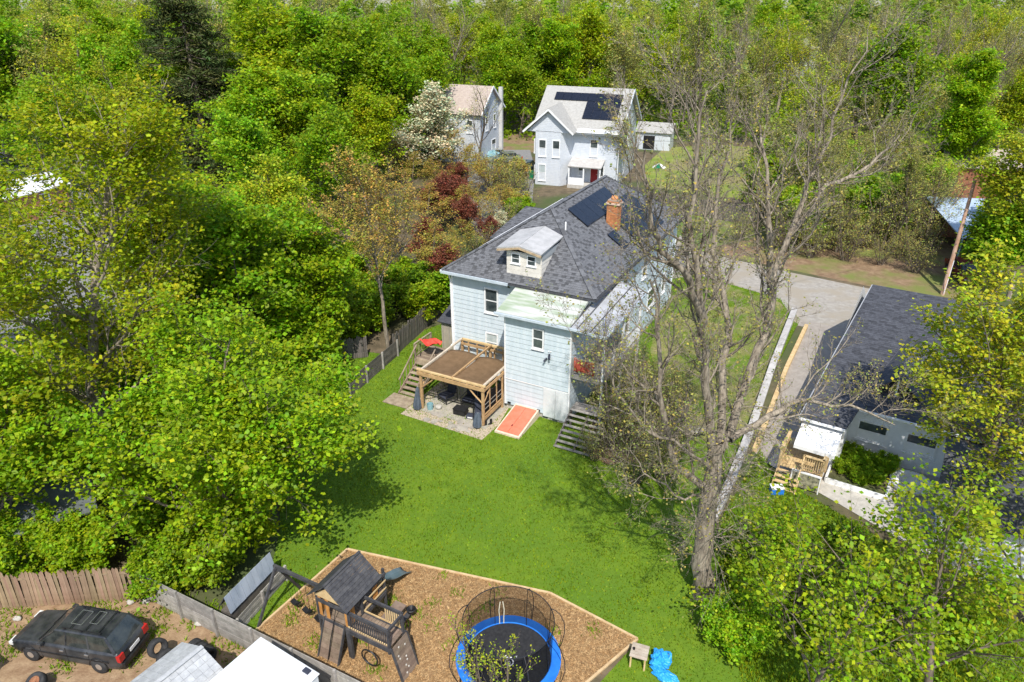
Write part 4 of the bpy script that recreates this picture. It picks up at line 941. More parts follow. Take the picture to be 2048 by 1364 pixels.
# wall between lawn and neighbour drive
def wallstrip(name,label,pts,w,h,m,cat):
    b=MB()
    for i in range(len(pts)-1):
        A=Vector((*pts[i][:2],h/2)); B=Vector((*pts[i+1][:2],h/2)); b.bar(A-(B-A).normalized()*.0,B+(B-A).normalized()*.02,w,h)
    o=b.build(name,m,bevel=.02); return tag(o,label,cat)
WP=[gp(1588,625),gp(1545,735),gp(1503,860),gp(1462,965),gp(1424,1045)]
wt=thing('boundary_wall','low pale concrete wall between the side lawn and the neighbour driveway','wall',WP[0])
for i in range(len(WP)-1):
    for k in range(4):
        A=Vector(WP[i]).lerp(Vector(WP[i+1]),k/4)-Vector(WP[0]); B=Vector(WP[i]).lerp(Vector(WP[i+1]),(k+.985)/4)-Vector(WP[0])
        MB().bar(A+Vector((0,0,.2)),B+Vector((0,0,.2)),.42,.4).build('wall_block',mat('pale_wall',(.42,.40,.375),(.54,.52,.49),2,.85,.2,objrand=.08),wt,bevel=.015)
WQ=[gp(1612,655),gp(1572,740),gp(1530,850),gp(1508,905)]
tw=thing('timber_border','tan timber border beam on the driveway side of the pale wall','border',WQ[0])
for i in range(3):
    A=Vector(WQ[i])-Vector(WQ[0]);B=Vector(WQ[i+1])-Vector(WQ[0]); B=A+(B-A)*.99
    MB().bar(A+Vector((0,0,.14)),B+Vector((0,0,.14)),.26,.28).build('beam',woodT,tw,bevel=.02)
    MB().bar(A+Vector((-.45,-.1,.08)),B+Vector((-.45,-.1,.08)),.5,.16).build('soil_strip',earthM,tw)

# ================================================================ LOWER LEFT YARD
# station wagon: local x forward(-) length; nose to the left
def station_wagon(label,loc,rz,paint,L=4.7,W=1.72,name='station_wagon',roof_rack=True,hatch=True,sc=1.0):
    t=thing(name,label,'car',loc,rz); t.scale=(sc,)*3
    # side profile sections along x: (x, z_sill, z_belt, z_roof or None, halfwidth_belt, halfwidth_roof)
    hw=W/2
    sec=[(-2.35,.30,.52,.52,.62*hw),(-2.30,.24,.66,.66,.86*hw),(-2.0,.22,.76,.76,.95*hw),(-1.2,.22,.86,.86,.99*hw),(-.95,.22,.91,.91,hw),(0,.22,.93,.93,hw),(1.2,.22,.94,.94,hw),(1.9,.22,.94,.94,.98*hw),(2.25,.26,.92,.92,.93*hw),(2.35,.34,.80,.80,.85*hw)]
    vs=[];fs=[]
    n=10
    for (x,z0,zb,_,w_) in sec:
        ring_=[(-w_*.94,z0),(-w_,z0+.14),(-w_,(z0+zb)/2),(-w_*.985,zb-.06),(-w_*.9,zb),(w_*.9,zb),(w_*.985,zb-.06),(w_,(z0+zb)/2),(w_,z0+.14),(w_*.94,z0)]
        vs+=[(x,y,z) for y,z in ring_]
    for i in range(len(sec)-1):
        for k in range(n): fs.append((i*n+k,i*n+(k+1)%n,(i+1)*n+(k+1)%n,(i+1)*n+k))
    fs+=[tuple(range(n-1,-1,-1)),tuple(range((len(sec)-1)*n,len(sec)*n))]
    MB().add(vs,fs).build('body',paint,t,smooth=False,bevel=.03)
    xb=2.2 if hatch else 1.75
    g=[(-1.02,-.78*hw*1.1,.90),(-.30,-.70*hw,1.40),(xb-.42,-.70*hw,1.42),(xb,-.80*hw,.92)]
    v=[(-1.02,-.88*hw,.90),(-.28,-.72*hw,1.385),(xb-.35,-.72*hw,1.40),(xb,-.88*hw,.92)]
    vv=v+[(x,-y,z) for x,y,z in v]
    MB().add(vv,[(0,1,2,3)[::-1],(4,5,6,7),(0,4,5,1),(2,6,7,3)[::1],(1,5,6,2)]).build('window_glass',carGl,t)
    # roof panel & pillars
    MB().add([(-.34,-.73*hw,1.37),(xb-.33,-.73*hw,1.39),(xb-.33,.73*hw,1.39),(-.34,.73*hw,1.37),(-.24,-.68*hw,1.43),(xb-.42,-.68*hw,1.45),(xb-.42,.68*hw,1.45),(-.24,.68*hw,1.43)],[(0,3,2,1),(4,5,6,7),(0,1,5,4),(1,2,6,5),(2,3,7,6),(3,0,4,7)]).build('roof_panel',paint,t,bevel=.03)
    for s in (-1,1):
        y0,y1=s*.885*hw,s*.725*hw
        for (xa,za,xc,zc,w_) in ((-1.0,.9,-.29,1.385,.05),(.15,.92,.2,1.39,.05),(1.12,.92,1.05,1.395,.06),(xb-.02,.92,xb-.36,1.40,.09)):
            if xa>xb-.3 and not hatch and xa<xb-.1: continue
            MB().bar((xa,y0,za),(xc,y1,zc),w_,.03).build('pillar',paint,t)
        for x,fx in ((-1.45,1),(1.42,1)):
            wl=MB().lathe([(.12,-.1),(.29,-.1),(.32,-.06),(.32,.06),(.29,.1),(.12,.1)],(x,s*(hw-.08),.31),22,axis='y').build('wheel',tireM,t,smooth=True)
            MB().lathe([(0,-.105),(.06,-.11),(.2,-.09),(.21,-.06)] if s<0 else [(0,.105),(.06,.11),(.2,.09),(.21,.06)],(x,s*(hw-.08),.31),16,axis='y').build('rim',chrome,wl)
            MB().tube([(x+.37*math.cos(a),s*(hw+.002),.31+.37*math.sin(a)) for a in np.linspace(0,math.pi,11)],.018,5).build('wheel_arch',blk,t)
        MB().box(-2.36,-2.2,min(s*.45,s*.78),max(s*.45,s*.78),.52,.64).build('headlight',lampW,t)
        MB().box(2.22,2.37,min(s*.55,s*.8),max(s*.55,s*.8),.60,.86).build('tail_light',lampR,t)
        MB().bar((-1.75,s*(hw+.01),.55),(1.9,s*(hw+.01),.58),.02,.05).build('side_moulding',blk,t)
        for x in (-.05,.98): MB().box(x,x+.16,min(s*hw,s*(hw+.03)),max(s*hw,s*(hw+.03)),.76,.80).build('door_handle',blkM if paint is not carK else chrome,t)
        for x in (-.92,.18,1.1): MB().box(x-.006,x+.006,min(s*(hw-.02),s*(hw+.004)),max(s*(hw-.02),s*(hw+.004)),.3,.9).build('door_seam',blk,t)
        MB().box(-.85,-.68,min(s*hw*.96,s*(hw+.14)),max(s*hw*.96,s*(hw+.14)),.92,1.04).build('mirror',paint,t,bevel=.02)
    MB().box(-2.42,-2.3,-.7,.7,.30,.46).build('front_bumper',blk,t,bevel=.02); MB().box(2.3,2.43,-.72,.72,.32,.5).build('rear_bumper',blk,t,bevel=.02)
    MB().box(2.36,2.38,-.26,.26,.6,.72).build('number_plate',wht,t)
    MB().bar((-1.02,-.7,.93),(-.95,.05,.95),.02).bar((-1.02,.05,.93),(-.95,.72,.95),.02).build('wiper',blk,t)
    if roof_rack:
        rr=MB()
        for y in (-.52,.52): rr.bar((.0,y,1.50),(1.62,y,1.51),.03)
        for x in (.35,.95,1.5): rr.bar((x,-.55,1.52),(x,.55,1.52),.035,.02)
        for x in (.1,.8,1.55):
            for y in (-.52,.52): rr.box(x-.04,x+.04,y-.03,y+.03,1.44,1.50)
        rr.build('roof_rack',blkM,t)
    return t
cw=station_wagon('old black station wagon with roof rack parked on the dirt behind the picket fence',(-16.35,19.62,0),R(-11),carK); cw.scale=(1.0,1.0,1.13)
for x,y,w_,d_ in ((.45,.0,.42,.32),(1.05,.1,.3,.28)): 
    rr=MB(); rr.bar((x-w_/2,y-d_,1.535),(x-w_/2,y+d_,1.535),.014).bar((x+w_/2,y-d_,1.535),(x+w_/2,y+d_,1.535),.014).bar((x-w_/2,y-d_,1.535),(x+w_/2,y-d_,1.535),.014).bar((x-w_/2,y+d_,1.535),(x+w_/2,y+d_,1.535),.014)
    rr.build('rack_bracket',chrome,cw)
def tyre(label,loc,rot,R0=.33,w=.22,rim=False,group=None):
    t=thing('tyre' ,label,'tyre',loc,0,group); t.rotation_euler=rot
    pr=[(R0*.58,-w/2),(R0*.9,-w/2),(R0*.99,-w*.38),(R0,0),(R0*.99,w*.38),(R0*.9,w/2),(R0*.58,w/2),(R0*.56,0),(R0*.58,-w/2)]
    MB().lathe(pr,sides=28).build('tread',tireM,t,smooth=True)
    if rim: MB().lathe([(.0,.02),(.05,.03),(.07,.01),(.13,-.01),(R0*.5,.05),(R0*.58,w/2-.02),(R0*.6,w/2-.01)],sides=24).build('rim',rust,t); MB().lathe([(.035,.035),(.0,.036)],sides=10).build('hub_hole',blk,t)
    return t
tyre('loose tyre with rusty wheel lying in front of the old station wagon',(-16.95,17.75,.45),(R(25),R(-12),0),.37,.26,rim=True)
tyre('bare tyre lying in the dirt right of the rusty wheel',(-16.45,17.55,.12),(0,R(5),0),.33,.22)
tyre('half hidden tyre at the bottom edge below the rusty wheel',(-16.2,17.0,.12),(0,0,0),.33,.22)
for i in range(3): tyre(['upright tyre of the row of three beside the white trailer, outermost toward the car','middle upright tyre in the row of three beside the white trailer','upright tyre of the row of three closest to the white trailer roof'][i],(-11.95+.3*i,19.35-.17*i,.33),(R(90),0,R(60)),.36,.27,group='row of tyres beside the trailer')
for i in range(2): tyre(['stacked tyre behind the shingled shed next to the tail of the car, upper one','stacked tyre behind the shingled shed next to the tail of the car, lower one'][i],(-13.1+.3*i,19.0-.12*i,.75-.4*i),(R(70),0,R(60)),.36,.27,group='tyres behind the small shed')
# small shed with light shingled gable roof
sh=thing('tool_shed','small shed with light grey shingled gable roof at the bottom left','shed',(-11.3,16.0,0),R(-33))
MB().box(-1.15,1.15,-1.6,1.45,0,2.1).build('wall',panelW,sh)
MB().add([(-1.15,1.44,2.1),(1.15,1.44,2.1),(0,1.44,2.62),(-1.15,1.40,2.1),(1.15,1.40,2.1),(0,1.40,2.62)],[(0,1,2),(5,4,3)]).build('gable',panelW,sh)
for sgn in (-1,1):
    rp=MB().poly([(0,-1.9,2.72),(sgn*1.32,-1.9,2.12),(sgn*1.32,1.6,2.12),(0,1.6,2.72)][::sgn],.05).build('roof',shB,sh); rp.data.materials[0]=tileM
    Ls=math.hypot(1.32,.6)
    for i in range(6):
        for j in range(13):
            a=i/6; b_=(i+.97)/6; y0=-1.9+j*.27; y1=min(y0+.262,1.6); 
            if y0>1.5: continue
            MB().poly([(sgn*1.32*(1-b_),y0,2.12+.6*b_+.006),(sgn*1.32*(1-a),y0,2.12+.6*a+.022),(sgn*1.32*(1-a),y1,2.12+.6*a+.022),(sgn*1.32*(1-b_),y1,2.12+.6*b_+.006)][::sgn],.012).build('shingle',tileM,rp)
MB().bar((0,-1.9,2.76),(0,1.6,2.76),.16,.03).build('ridge_cap',tileM,sh)
tl=thing('box_trailer','white box trailer roof at the bottom beside the row of tyres','trailer',(-8.35,16.3,0),R(-32))
MB().box(-1.15,1.6,-1.2,1.2,.5,2.45).build('body',panelW,tl,bevel=.03); MB().box(-1.19,1.64,-1.24,1.24,2.45,2.50).build('roof',whM,tl,bevel=.02)
MB().box(1.1,1.35,.98,1.15,2.50,2.56).build('roof_vent',navF,tl)
for y in (-1.15,1.15): 
    for x in (-.2,.5): MB().lathe([(.1,-.1),(.3,-.1),(.32,0),(.3,.1),(.1,.1)],(x,y,.32),18,axis='y').build('wheel',tireM,tl)
gs=thing('green_roof_shed','dark teal painted shed corner at the bottom left edge','shed',(-20.3,17.2,0),R(-30))
MB().box(-2.2,1.1,-2,.9,0,1.9).build('wall',blk,gs); MB().poly([(-2.3,-2.1,1.92),(1.2,-2.1,1.92),(1.2,1.0,2.1),(-2.3,1.0,2.1)],.06).build('roof',mat('teal_roof',(.17,.24,.25),(.27,.34,.34),3,.8),gs)
# pale metal lean-to wall behind the front-left tree
A=Vector((*gp(462,1228,.7)[:2],0)); B=Vector((*gp(556,1131,.7)[:2],0)); L=(B-A).length; rz=math.atan2(B.y-A.y,B.x-A.x)
ms=thing('metal_shed','pale blue grey corrugated metal shed at the lawn edge under the leafy tree','shed',A,rz)
MB().box(0,L,.06,.5,0,.7).build('wall',woodD,ms)
for i in range(int(L/.3)): 
    x=i*.3; MB().poly([(x,0,.7+.012*(i%2)),(x+.288,0,.7+.012*(i%2)),(x+.288,.16,1.5+.012*(i%2)),(x,.16,1.5+.012*(i%2))],.02).build('metal_panel',steelB,ms)
MB().poly([(0,.2,1.48),(L,.2,1.48),(L,.55,.9),(0,.55,.9)],.03).build('rear_roof',tarM,ms)
# dark roofed hut under trees at left
ht=thing('dark_roof_hut','low hut with dark grey metal roof under the trees behind the picket fence','shed',gp(95,1120),R(33))
MB().box(-2.1,2.1,-.1,3,0,2.0).build('wall',woodD,ht); MB().poly([(-2.4,-.4,2.0),(2.4,-.4,2.0),(2.4,3.2,2.5),(-2.4,3.2,2.5)],.08).build('roof',mat('slate_metal',(.09,.10,.105),(.15,.165,.17),1.5,.4),ht)
r=random.Random(22)
for i,(px,py) in enumerate(((262,1207),(292,1206),(398,1250),(36,1240))):
    o=blob(0,0,.08,.16,.12,.1,30+i,8).build('stone',concM,smooth=True); o.location=gp(px,py); tag(o,['pale round stone at the end of the picket fence','pale stone just right of the picket fence end','white stone lying against the grey plank fence near the tyres','stone among weeds at the left end of the picket fence'][i],'stone')

# ================================================================ WHITE HOUSE BEHIND
WZ=-R(19.7)
WO=gp(1070,368)[:2]
WH=thing('white_house','white two storey house with pale grey roof, front gable and L shaped solar array','house',(WO[0],WO[1],0),WZ)
wave=mat('white_clapboard',(.60,.64,.69),(.67,.70,.74),2,.6)
t_=wave.node_tree; nw=t_.nodes.new('ShaderNodeTexWave'); nw.bands_direction='Z'; nw.wave_profile='SAW'; nw.inputs['Scale'].default_value=1.6; tcn=t_.nodes.new('ShaderNodeTexCoord'); t_.links.new(tcn.outputs['Object'],nw.inputs[0]); bmp=t_.nodes.new('ShaderNodeBump'); bmp.inputs['Strength'].default_value=.6; bmp.inputs['Distance'].default_value=.04; t_.links.new(nw.outputs['Fac'],bmp.inputs['Height'])
pb=[n for n in t_.nodes if n.type=='BSDF_PRINCIPLED'][0]; t_.links.new(bmp.outputs[0],pb.inputs['Normal'])
E_=6.5
def ho(px,py,z):
    x,y,_=gp(px,py,z); x-=WO[0]; y-=WO[1]; c,s=math.cos(-WZ),math.sin(-WZ); return (x*c-y*s,x*s+y*c)
MB().box(-.3,9.9,1.6,13.0,0,E_).build('wall',wave,WH)
# bay under front gable
MB().add([(0,0,0),(3.2,0,0),(4.3,1.62,0),(-.3,1.62,0),(0,0,E_+.1),(3.2,0,E_+.1),(4.3,1.62,E_+.1),(-.3,1.62,E_+.1)],[(0,3,2,1),(4,5,6,7),(0,1,5,4),(1,2,6,5),(2,3,7,6),(3,0,4,7)]).build('bay_wall',wave,WH)
MB().add([(-1.1,0,E_),(4.5,0,E_),(1.7,0,9.1),(-1.1,1.7,E_),(4.5,1.7,E_),(1.7,1.7,9.1)],[(0,1,2),(5,4,3),(0,3,4,1),(1,4,5,2),(2,5,3,0)]).build('gable_wall',wave,WH)
rdz=11.0; ry=7.3
rfw=MB().poly([(-.9,1.0,E_+.0),(10.5,1.0,E_),(10.5,ry,rdz),(-.9,ry,rdz)],.15).poly([(-.9,ry,rdz),(10.5,ry,rdz),(10.5,13.6,E_),(-.9,13.6,E_)],.15).build('roof',shL,WH)
sw=Vector((0,ry-1.0,rdz-E_))
def gr(x,z): # y on main roof front slope at height z
    return 1.0+(z-E_)/(rdz-E_)*(ry-1.0)
MB().poly([(-1.5,-.5,E_-.0),(1.7,-.5,9.25),(1.7,gr(0,9.25)+.2,9.25),(-1.5,gr(0,E_)+.1,E_)][::-1],.12).poly([(1.7,-.5,9.25),(4.9,-.5,E_),(4.9,gr(0,E_)+.1,E_),(1.7,gr(0,9.25)+.2,9.25)][::-1],.12).build('gable_roof',shL,WH)
MB().bar((-1.5,-.53,E_-.05),(1.7,-.53,9.2),.06,.2).bar((1.7,-.53,9.2),(4.9,-.53,E_-.05),.06,.2).build('barge_board',trimW,WH)
MB().poly([(4.95,.6,E_+.08),(10.55,.6,E_+.08),(10.55,1.5,E_+.42),(4.95,1.5,E_+.42)],.05).build('lower_roof_strip',whM,WH)
for x in (10.5,):
    MB().add([(9.9,1.6,E_),(9.9,13.0,E_),(9.9,ry,rdz-.3),(9.7,1.6,E_),(9.7,13,E_),(9.7,ry,rdz-.3)],[(0,1,2),(5,4,3)]).build('side_gable_wall',wave,WH)
    MB().bar((10.5,.95,E_-.08),(10.5,ry,rdz-.08),.05,.22).bar((10.5,ry,rdz-.08),(10.5,13.6,E_-.08),.05,.22).build('barge_board',mat('grey_white_trim',(.62,.66,.70),None),WH)
MB().box(-.95,10.5,.86,.98,E_-.2,E_-.03).build('gutter',trimW,WH)
bw=.62
window(WH,'x',0,.9,3.6,.8,1.9,-1); window(WH,'x',0,.9,.6,.8,1.9,-1,gl=curtM)
window(WH,'x',0,2.65,3.6,.8,1.9,-1) ; window(WH,'x',1.6,7.0,3.7,.85,1.9,-1)
window(WH,'y',-.31,.85,3.9,.5,1.5,-1); 
window(WH,'y',9.9,4.2,4.0,.8,1.5,1); window(WH,'y',9.9,8.0,4.0,.8,1.5,1); window(WH,'y',9.9,6.0,.9,.8,1.5,1); window(WH,'y',9.9,7.3,7.6,.6,1.0,1)
for z in (.7,3.9):
    f=window(WH,'y',-.16,.6,z,.55,1.55,-1)
# solar
wp0=(-.9,1.0,E_); ws_=(0,ry-1.0,rdz-E_)
for i in range(8): solar(WH,wp0,(1,0,0),ws_,1.6+i*1.08,5.2,1.08,1.35)
for i in range(4):
    for j in range(2): solar(WH,wp0,(1,0,0),ws_,1.6+(4+i)*1.08,2.2+j*1.48,1.08,1.48)
# front porch
PRx0,PRx1=4.3,8.5
MB().poly([(PRx0,-.5,2.7),(PRx1,-.5,2.7),(PRx1,1.6,3.35),(PRx0,1.6,3.35)],.12).build('porch_roof',mat('porch_roof_grey',(.40,.38,.36),(.5,.48,.45),2),WH)
for x in (4.45,6.3,8.35): MB().box(x-.08,x+.08,-.38,-.22,.0,2.6).build('porch_post',trimW,WH)
MB().box(PRx0,PRx1,-.4,1.6,0,.45).build('porch_floor',concM,WH); MB().box(4.5,6.2,-.36,-.30,.45,1.3).build('porch_rail',trimW,WH)
dr_=MB().box(6.75,7.65,1.5,1.56,.45,2.5).build('door',mat('dark_red_door',(.28,.02,.025),None,rough=.4),WH); MB().box(7.5,7.55,1.46,1.5,1.4,1.5).build('handle',chrome,dr_)
MB().box(6.65,6.75,1.5,1.57,.45,2.6).box(7.65,7.75,1.5,1.57,.45,2.6).build('door_trim',trimW,WH)
window(WH,'x',1.6,5.5,1.2,.6,1.1,-1); window(WH,'x',1.6,8.15,1.3,.35,1.1,-1,sash=False)
MB().tube([(10.1,1.7,E_-.1),(10.05,1.65,E_-.6),(10.05,1.65,.2)],.06,6).build('downspout',trimW,WH)
# neighbour house left of it
N2=gp(962,330); H2=thing('tan_roof_house','narrow white house with pinkish tan gabled roof behind the blossoming tree','house',(N2[0],N2[1],0),WZ-R(2))
MB().box(-6.5,0,0,7.4,0,7.0).build('wall',wave,H2)
MB().add([(0,0,7.0),(0,7.4,7.0),(0,3.7,9.9),(-.1,0,7.0),(-.1,7.4,7.0),(-.1,3.7,9.9)],[(0,1,2),(5,4,3)]).build('gable',wave,H2)
MB().poly([(-7,-.5,6.75),(.45,-.5,6.75),(.45,3.7,10.05),(-7,3.7,10.05)],.15).poly([(-7,3.7,10.05),(.45,3.7,10.05),(.45,7.9,6.75),(-7,7.9,6.75)],.15).build('roof',shT,H2)
MB().bar((.47,-.5,6.7),(.47,3.7,10.0),.06,.22).bar((.47,3.7,10.0),(.47,7.9,6.7),.06,.22).build('barge_board',trimW,H2)
window(H2,'y',0,2.2,4.4,.7,1.7,1); window(H2,'y',0,5,4.4,.7,1.7,1); window(H2,'y',0,4.6,1.4,1.4,1.3,1); window(H2,'x',0,-1.6,4.3,.8,1.6,-1)
MB().box(.02,.5,6.5,7.0,0,9.6).build('chimney',mat('pale_block',(.52,.51,.48),(.6,.59,.56),3),H2)
# cars and things on the drive
station_wagon('dark blue grey car parked beside the white house',gp(1052,345),R(75),carB,name='parked_car',roof_rack=False,hatch=False)
station_wagon('grey green sedan parked in front of the narrow white house',gp(1010,325),R(15),mat('car_paint_greygreen',(.16,.18,.15),(.2,.22,.19),2,.3,coat=.3),name='parked_car',roof_rack=False,hatch=False)
station_wagon('silver car half hidden behind the grey green sedan',gp(985,318),R(15),carS,name='parked_car',roof_rack=False,hatch=False)
bn=thing('green_bin','green wheeled bin standing by the corner of the white house','bin',gp(1062,358),0); MB().box(-.3,.3,-.35,.35,.05,1.0).build('body',greenP,bn,bevel=.03); MB().box(-.33,.33,-.4,.38,1.0,1.08).build('lid',greenP,bn,bevel=.02); MB().lathe([(.1,-.05),(.1,.05)],(.3,.3,.1),12,axis='x').build('wheel',blk,bn)
tbx=thing('blue_tarp_pile','pale blue covered heap beside the narrow white house','cover',gp(985,322,0),0); blob(0,0,.7,1.1,.8,.7,50).build('cover',tealB,tbx)
pl=thing('patio_umbrella_toys','green and white folded play tent on the far lawn beside the white house','play tent',gp(1318,335),0)
for i in range(5): a=i*1.2566; MB().add([(0,0,.6),(1.0*math.cos(a),1.0*math.sin(a),0),(1.0*math.cos(a+1.0),1.0*math.sin(a+1.0),0)],[(0,1,2)]).build('panel',greenP if i%2 else wht,pl,solid=.02)
gh=thing('white_garage','low white outbuilding with grey roof behind the white house','garage',gp(1305,300),WZ); MB().box(-2.5,2.5,0,4,0,2.6).build('wall',wave,gh); MB().poly([(-2.8,-.3,2.6),(2.8,-.3,2.6),(2.8,2,3.8),(-2.8,2,3.8)],.1).poly([(-2.8,2,3.8),(2.8,2,3.8),(2.8,4.3,2.6),(-2.8,4.3,2.6)],.1).build('roof',shL,gh)
MB().box(-1.5,.2,-.03,-.0,.1,2.1).build('door',blk,gh)

# ================================================================ RIGHT NEIGHBOUR
NZ=-R(32); NP=gp(1600,833,2.8)
nwall=mat('neighbour_white_wall',(.74,.76,.77),(.82,.83,.83),3,.6,.1)
NH=thing('dark_roof_house','low white house with broad dark grey shingle roof on the right','house',(NP[0],NP[1],0),NZ)
NLn=14.6; ez=2.8; kz=.171
MB().box(.4,2.2,.4,19,0,ez-.02).build('wall',nwall,NH); MB().box(2.2,13.6,2.5,19,0,ez+.25).build('wall',nwall,NH)
MB().add([(.4,.5,ez-.05),(.4,14.6,ez-.05),(.4,14.6,ez+14.6*kz-.2),(.4,19,ez-.05)],[(0,2,1),(1,2,3)]).build('gable_wall',nwall,NH)
nr=MB().poly([(0,0,ez),(2.2,0,ez),(2.5,1.9,ez+1.9*kz),(14,1.9,ez+1.9*kz),(14,NLn,ez+NLn*kz),(.9,NLn,ez+NLn*kz)],.14).poly([(.9,NLn,ez+NLn*kz),(14,NLn,ez+NLn*kz),(14,20.5,ez),(.9,20.5,ez)],.14).build('roof',shB,NH)
kk=math.sqrt(1+kz*kz)
shingles('shingles',shD,nr,(0,0,ez),(1,0,0),(0,1,kz),[(0,0),(2.2,0),(2.5,1.9*kk),(.18,1.9*kk)],tw=.5,ex=.19,seed=11,dark=.3,dk=.72,th=(.012,.02))
shingles('shingles',shD,nr,(0,1.9,ez+1.9*kz),(1,0,0),(0,1,kz),[(.12,0),(14,0),(14,12.7*kk),(.9,12.7*kk)],tw=.5,ex=.19,seed=12,dark=.3,dk=.72,th=(.012,.02),holes=((2.9,4.9,1.8,4.6),))
MB().bar((-.03,0,ez-.06),(.87,NLn,ez+NLn*kz-.06),.05,.16).build('barge_board',mat('grey_trim2',(.35,.36,.38),None),NH)
MB().box(0,2.2,-.1,-.01,ez-.14,ez-.02).build('gutter',trimW,NH); MB().box(2.5,14,1.79,1.885,ez+.2,ez+.31).build('gutter',trimW,NH)
for x in (3.3,5.6): window(NH,'x',2.5,x,1.1,1.3,1.0,-1)
window(NH,'x',2.5,9.5,1.1,1.0,1.1,-1)
MB().box(.7,1.6,.30,.38,.9,2.5).build('door',blk,NH)
def rfz(v): return ez+v*kz
dv=3.7
MB().add([(2.8,dv,rfz(dv)),(5.0,dv,rfz(dv)),(3.9,dv,rfz(dv)+.95)],[(0,1,2)]).build('dormer_face',mat('dormer_dark',(.02,.02,.022),(.05,.05,.045),2),NH)
MB().poly([(2.6,dv-.25,rfz(dv)-.05),(3.9,dv-.25,rfz(dv)+1.1),(3.9,dv+6.0,rfz(dv+6)+.06),(2.6,dv+.2,rfz(dv+.2)+.02)][::-1],.06).poly([(3.9,dv-.25,rfz(dv)+1.1),(5.2,dv-.25,rfz(dv)-.05),(5.2,dv+.2,rfz(dv+.2)+.02),(3.9,dv+6.0,rfz(dv+6)+.06)][::-1],.06).build('dormer_roof',shD,NH)
MB().bar((3.9,dv-.1,rfz(dv)-.02),(3.9,dv-.1,rfz(dv)+1.0),.09).build('dormer_post',trimW,NH)
MB().box(6.9,15.5,-3.6,2.4,0,2.4).build('wing_wall',nwall,NH)
MB().poly([(6.5,-4,2.4),(16,-4,2.4),(16,-.8,3.5),(6.5,-.8,3.5)],.12).poly([(6.5,-.8,3.5),(16,-.8,3.5),(16,2.4,2.75),(6.5,2.4,2.75)],.12).build('wing_roof',shD,NH)
window(NH,'y',6.9,-1.6,.9,.9,1.1,-1); window(NH,'x',-3.6,8.6,.9,.9,1.1,-1); window(NH,'x',-3.6,11.6,.9,.9,1.1,-1)
MB().poly([(.15,-1.35,1.95),(2.1,-1.35,1.95),(2.1,.38,2.55),(.15,.38,2.55)],.06).build('awning',wht,NH); MB().box(.15,2.1,-1.38,-1.34,1.75,1.95).build('awning_valance',wht,NH)
def nloc(u,v,z=0):
    c,s=math.cos(NZ),math.sin(NZ); return (NP[0]+u*c-v*s,NP[1]+u*s+v*c,z)
def nthing(name,label,cat,u,v,z=0,rz=0,group=None): return thing(name,label,cat,nloc(u,v,z),NZ+rz,group)
dk2=nthing('back_deck','honey coloured wooden deck with slatted railing behind the right hand house','deck',.55,-.9)
dk2.scale=(.85,.8,.95)
for i in range(12): MB().box(-1.0+i*.2,-1.0+i*.2+.185,-1.2,2.4,.85,.89).build('deck_board',woodT,dk2)
for x,y in ((-1.0,-1.2),(.3,-1.2),(1.4,-1.2),(1.4,1.0),(-1.0,1.2)): MB().box(x-.06,x+.06,y-.06,y+.06,0,1.9).build('post',woodT,dk2)
for a,b_ in (((.3,-1.2),(1.4,-1.2)),((1.4,-1.2),(1.4,1.0)),((-1.0,-1.2),(-1.0,1.2))):
    MB().bar((*a,1.88),(*b_,1.88),.2,.04).bar((*a,1.0),(*b_,1.0),.05,.05).build('rail',woodT,dk2)
    n=int(math.dist(a,b_)/.12)
    for i in range(1,n): q=i/n; x=a[0]+(b_[0]-a[0])*q; y=a[1]+(b_[1]-a[1])*q; MB().box(x-.02,x+.02,y-.02,y+.02,1.0,1.86).build('baluster',woodT,dk2)
for i in range(4): MB().box(-1.0,.3,-1.5-.28*i,-1.24-.28*i,.66-.2*i,.70-.2*i).build('stair_tread',woodT,dk2)
for x in (-1.02,.32): MB().bar((x,-1.2,.75),(x,-2.5,.05),.05,.2).build('stringer',woodT,dk2); 
MB().bar((.32,-1.2,1.85),(.32,-2.4,.95),.06,.1).bar((.32,-2.4,.95),(.32,-2.4,0),.08).build('stair_rail',woodT,dk2)
pf=nthing('framed_planter_panel','dark leafy print panel in a pale frame under the deck railing','panel',1.1,-2.15,0)
MB().box(-.65,.65,-.04,.04,.1,.95).build('panel',mat('printed_panel',(.03,.035,.03),(.45,.42,.28),5,.6),pf); MB().box(-.7,.7,-.05,.045,.95,1.02).box(-.7,-.65,-.05,.045,0,.95).box(.65,.7,-.05,.045,0,.95).build('frame',trimW,pf)
rbx=nthing('garden_bed','square raised garden bed with pale frame and dark green plants beside the white wing','garden bed',3.3,.55)
for a,b_ in (((-1.4,-1.5),(1.4,-1.5)),((1.4,-1.5),(1.4,1.5)),((1.4,1.5),(-1.4,1.5)),((-1.4,1.5),(-1.4,-1.5))): MB().bar((*a,.15),(*b_,.15),.12,.3).build('border_board',trimW,rbx)
MB().box(-1.33,1.33,-1.43,1.43,.02,.2).build('soil',earthM,rbx)
tub=nthing('white_tub','white oval kiddie tub on the patio beside the garden bed','tub',5.6,.9); MB().lathe([(0,.05),(.75,.05),(.9,.35),(.98,.38),(.98,.34),(.8,0),(0,0)],sides=28).build('tub',wht,tub,smooth=True)
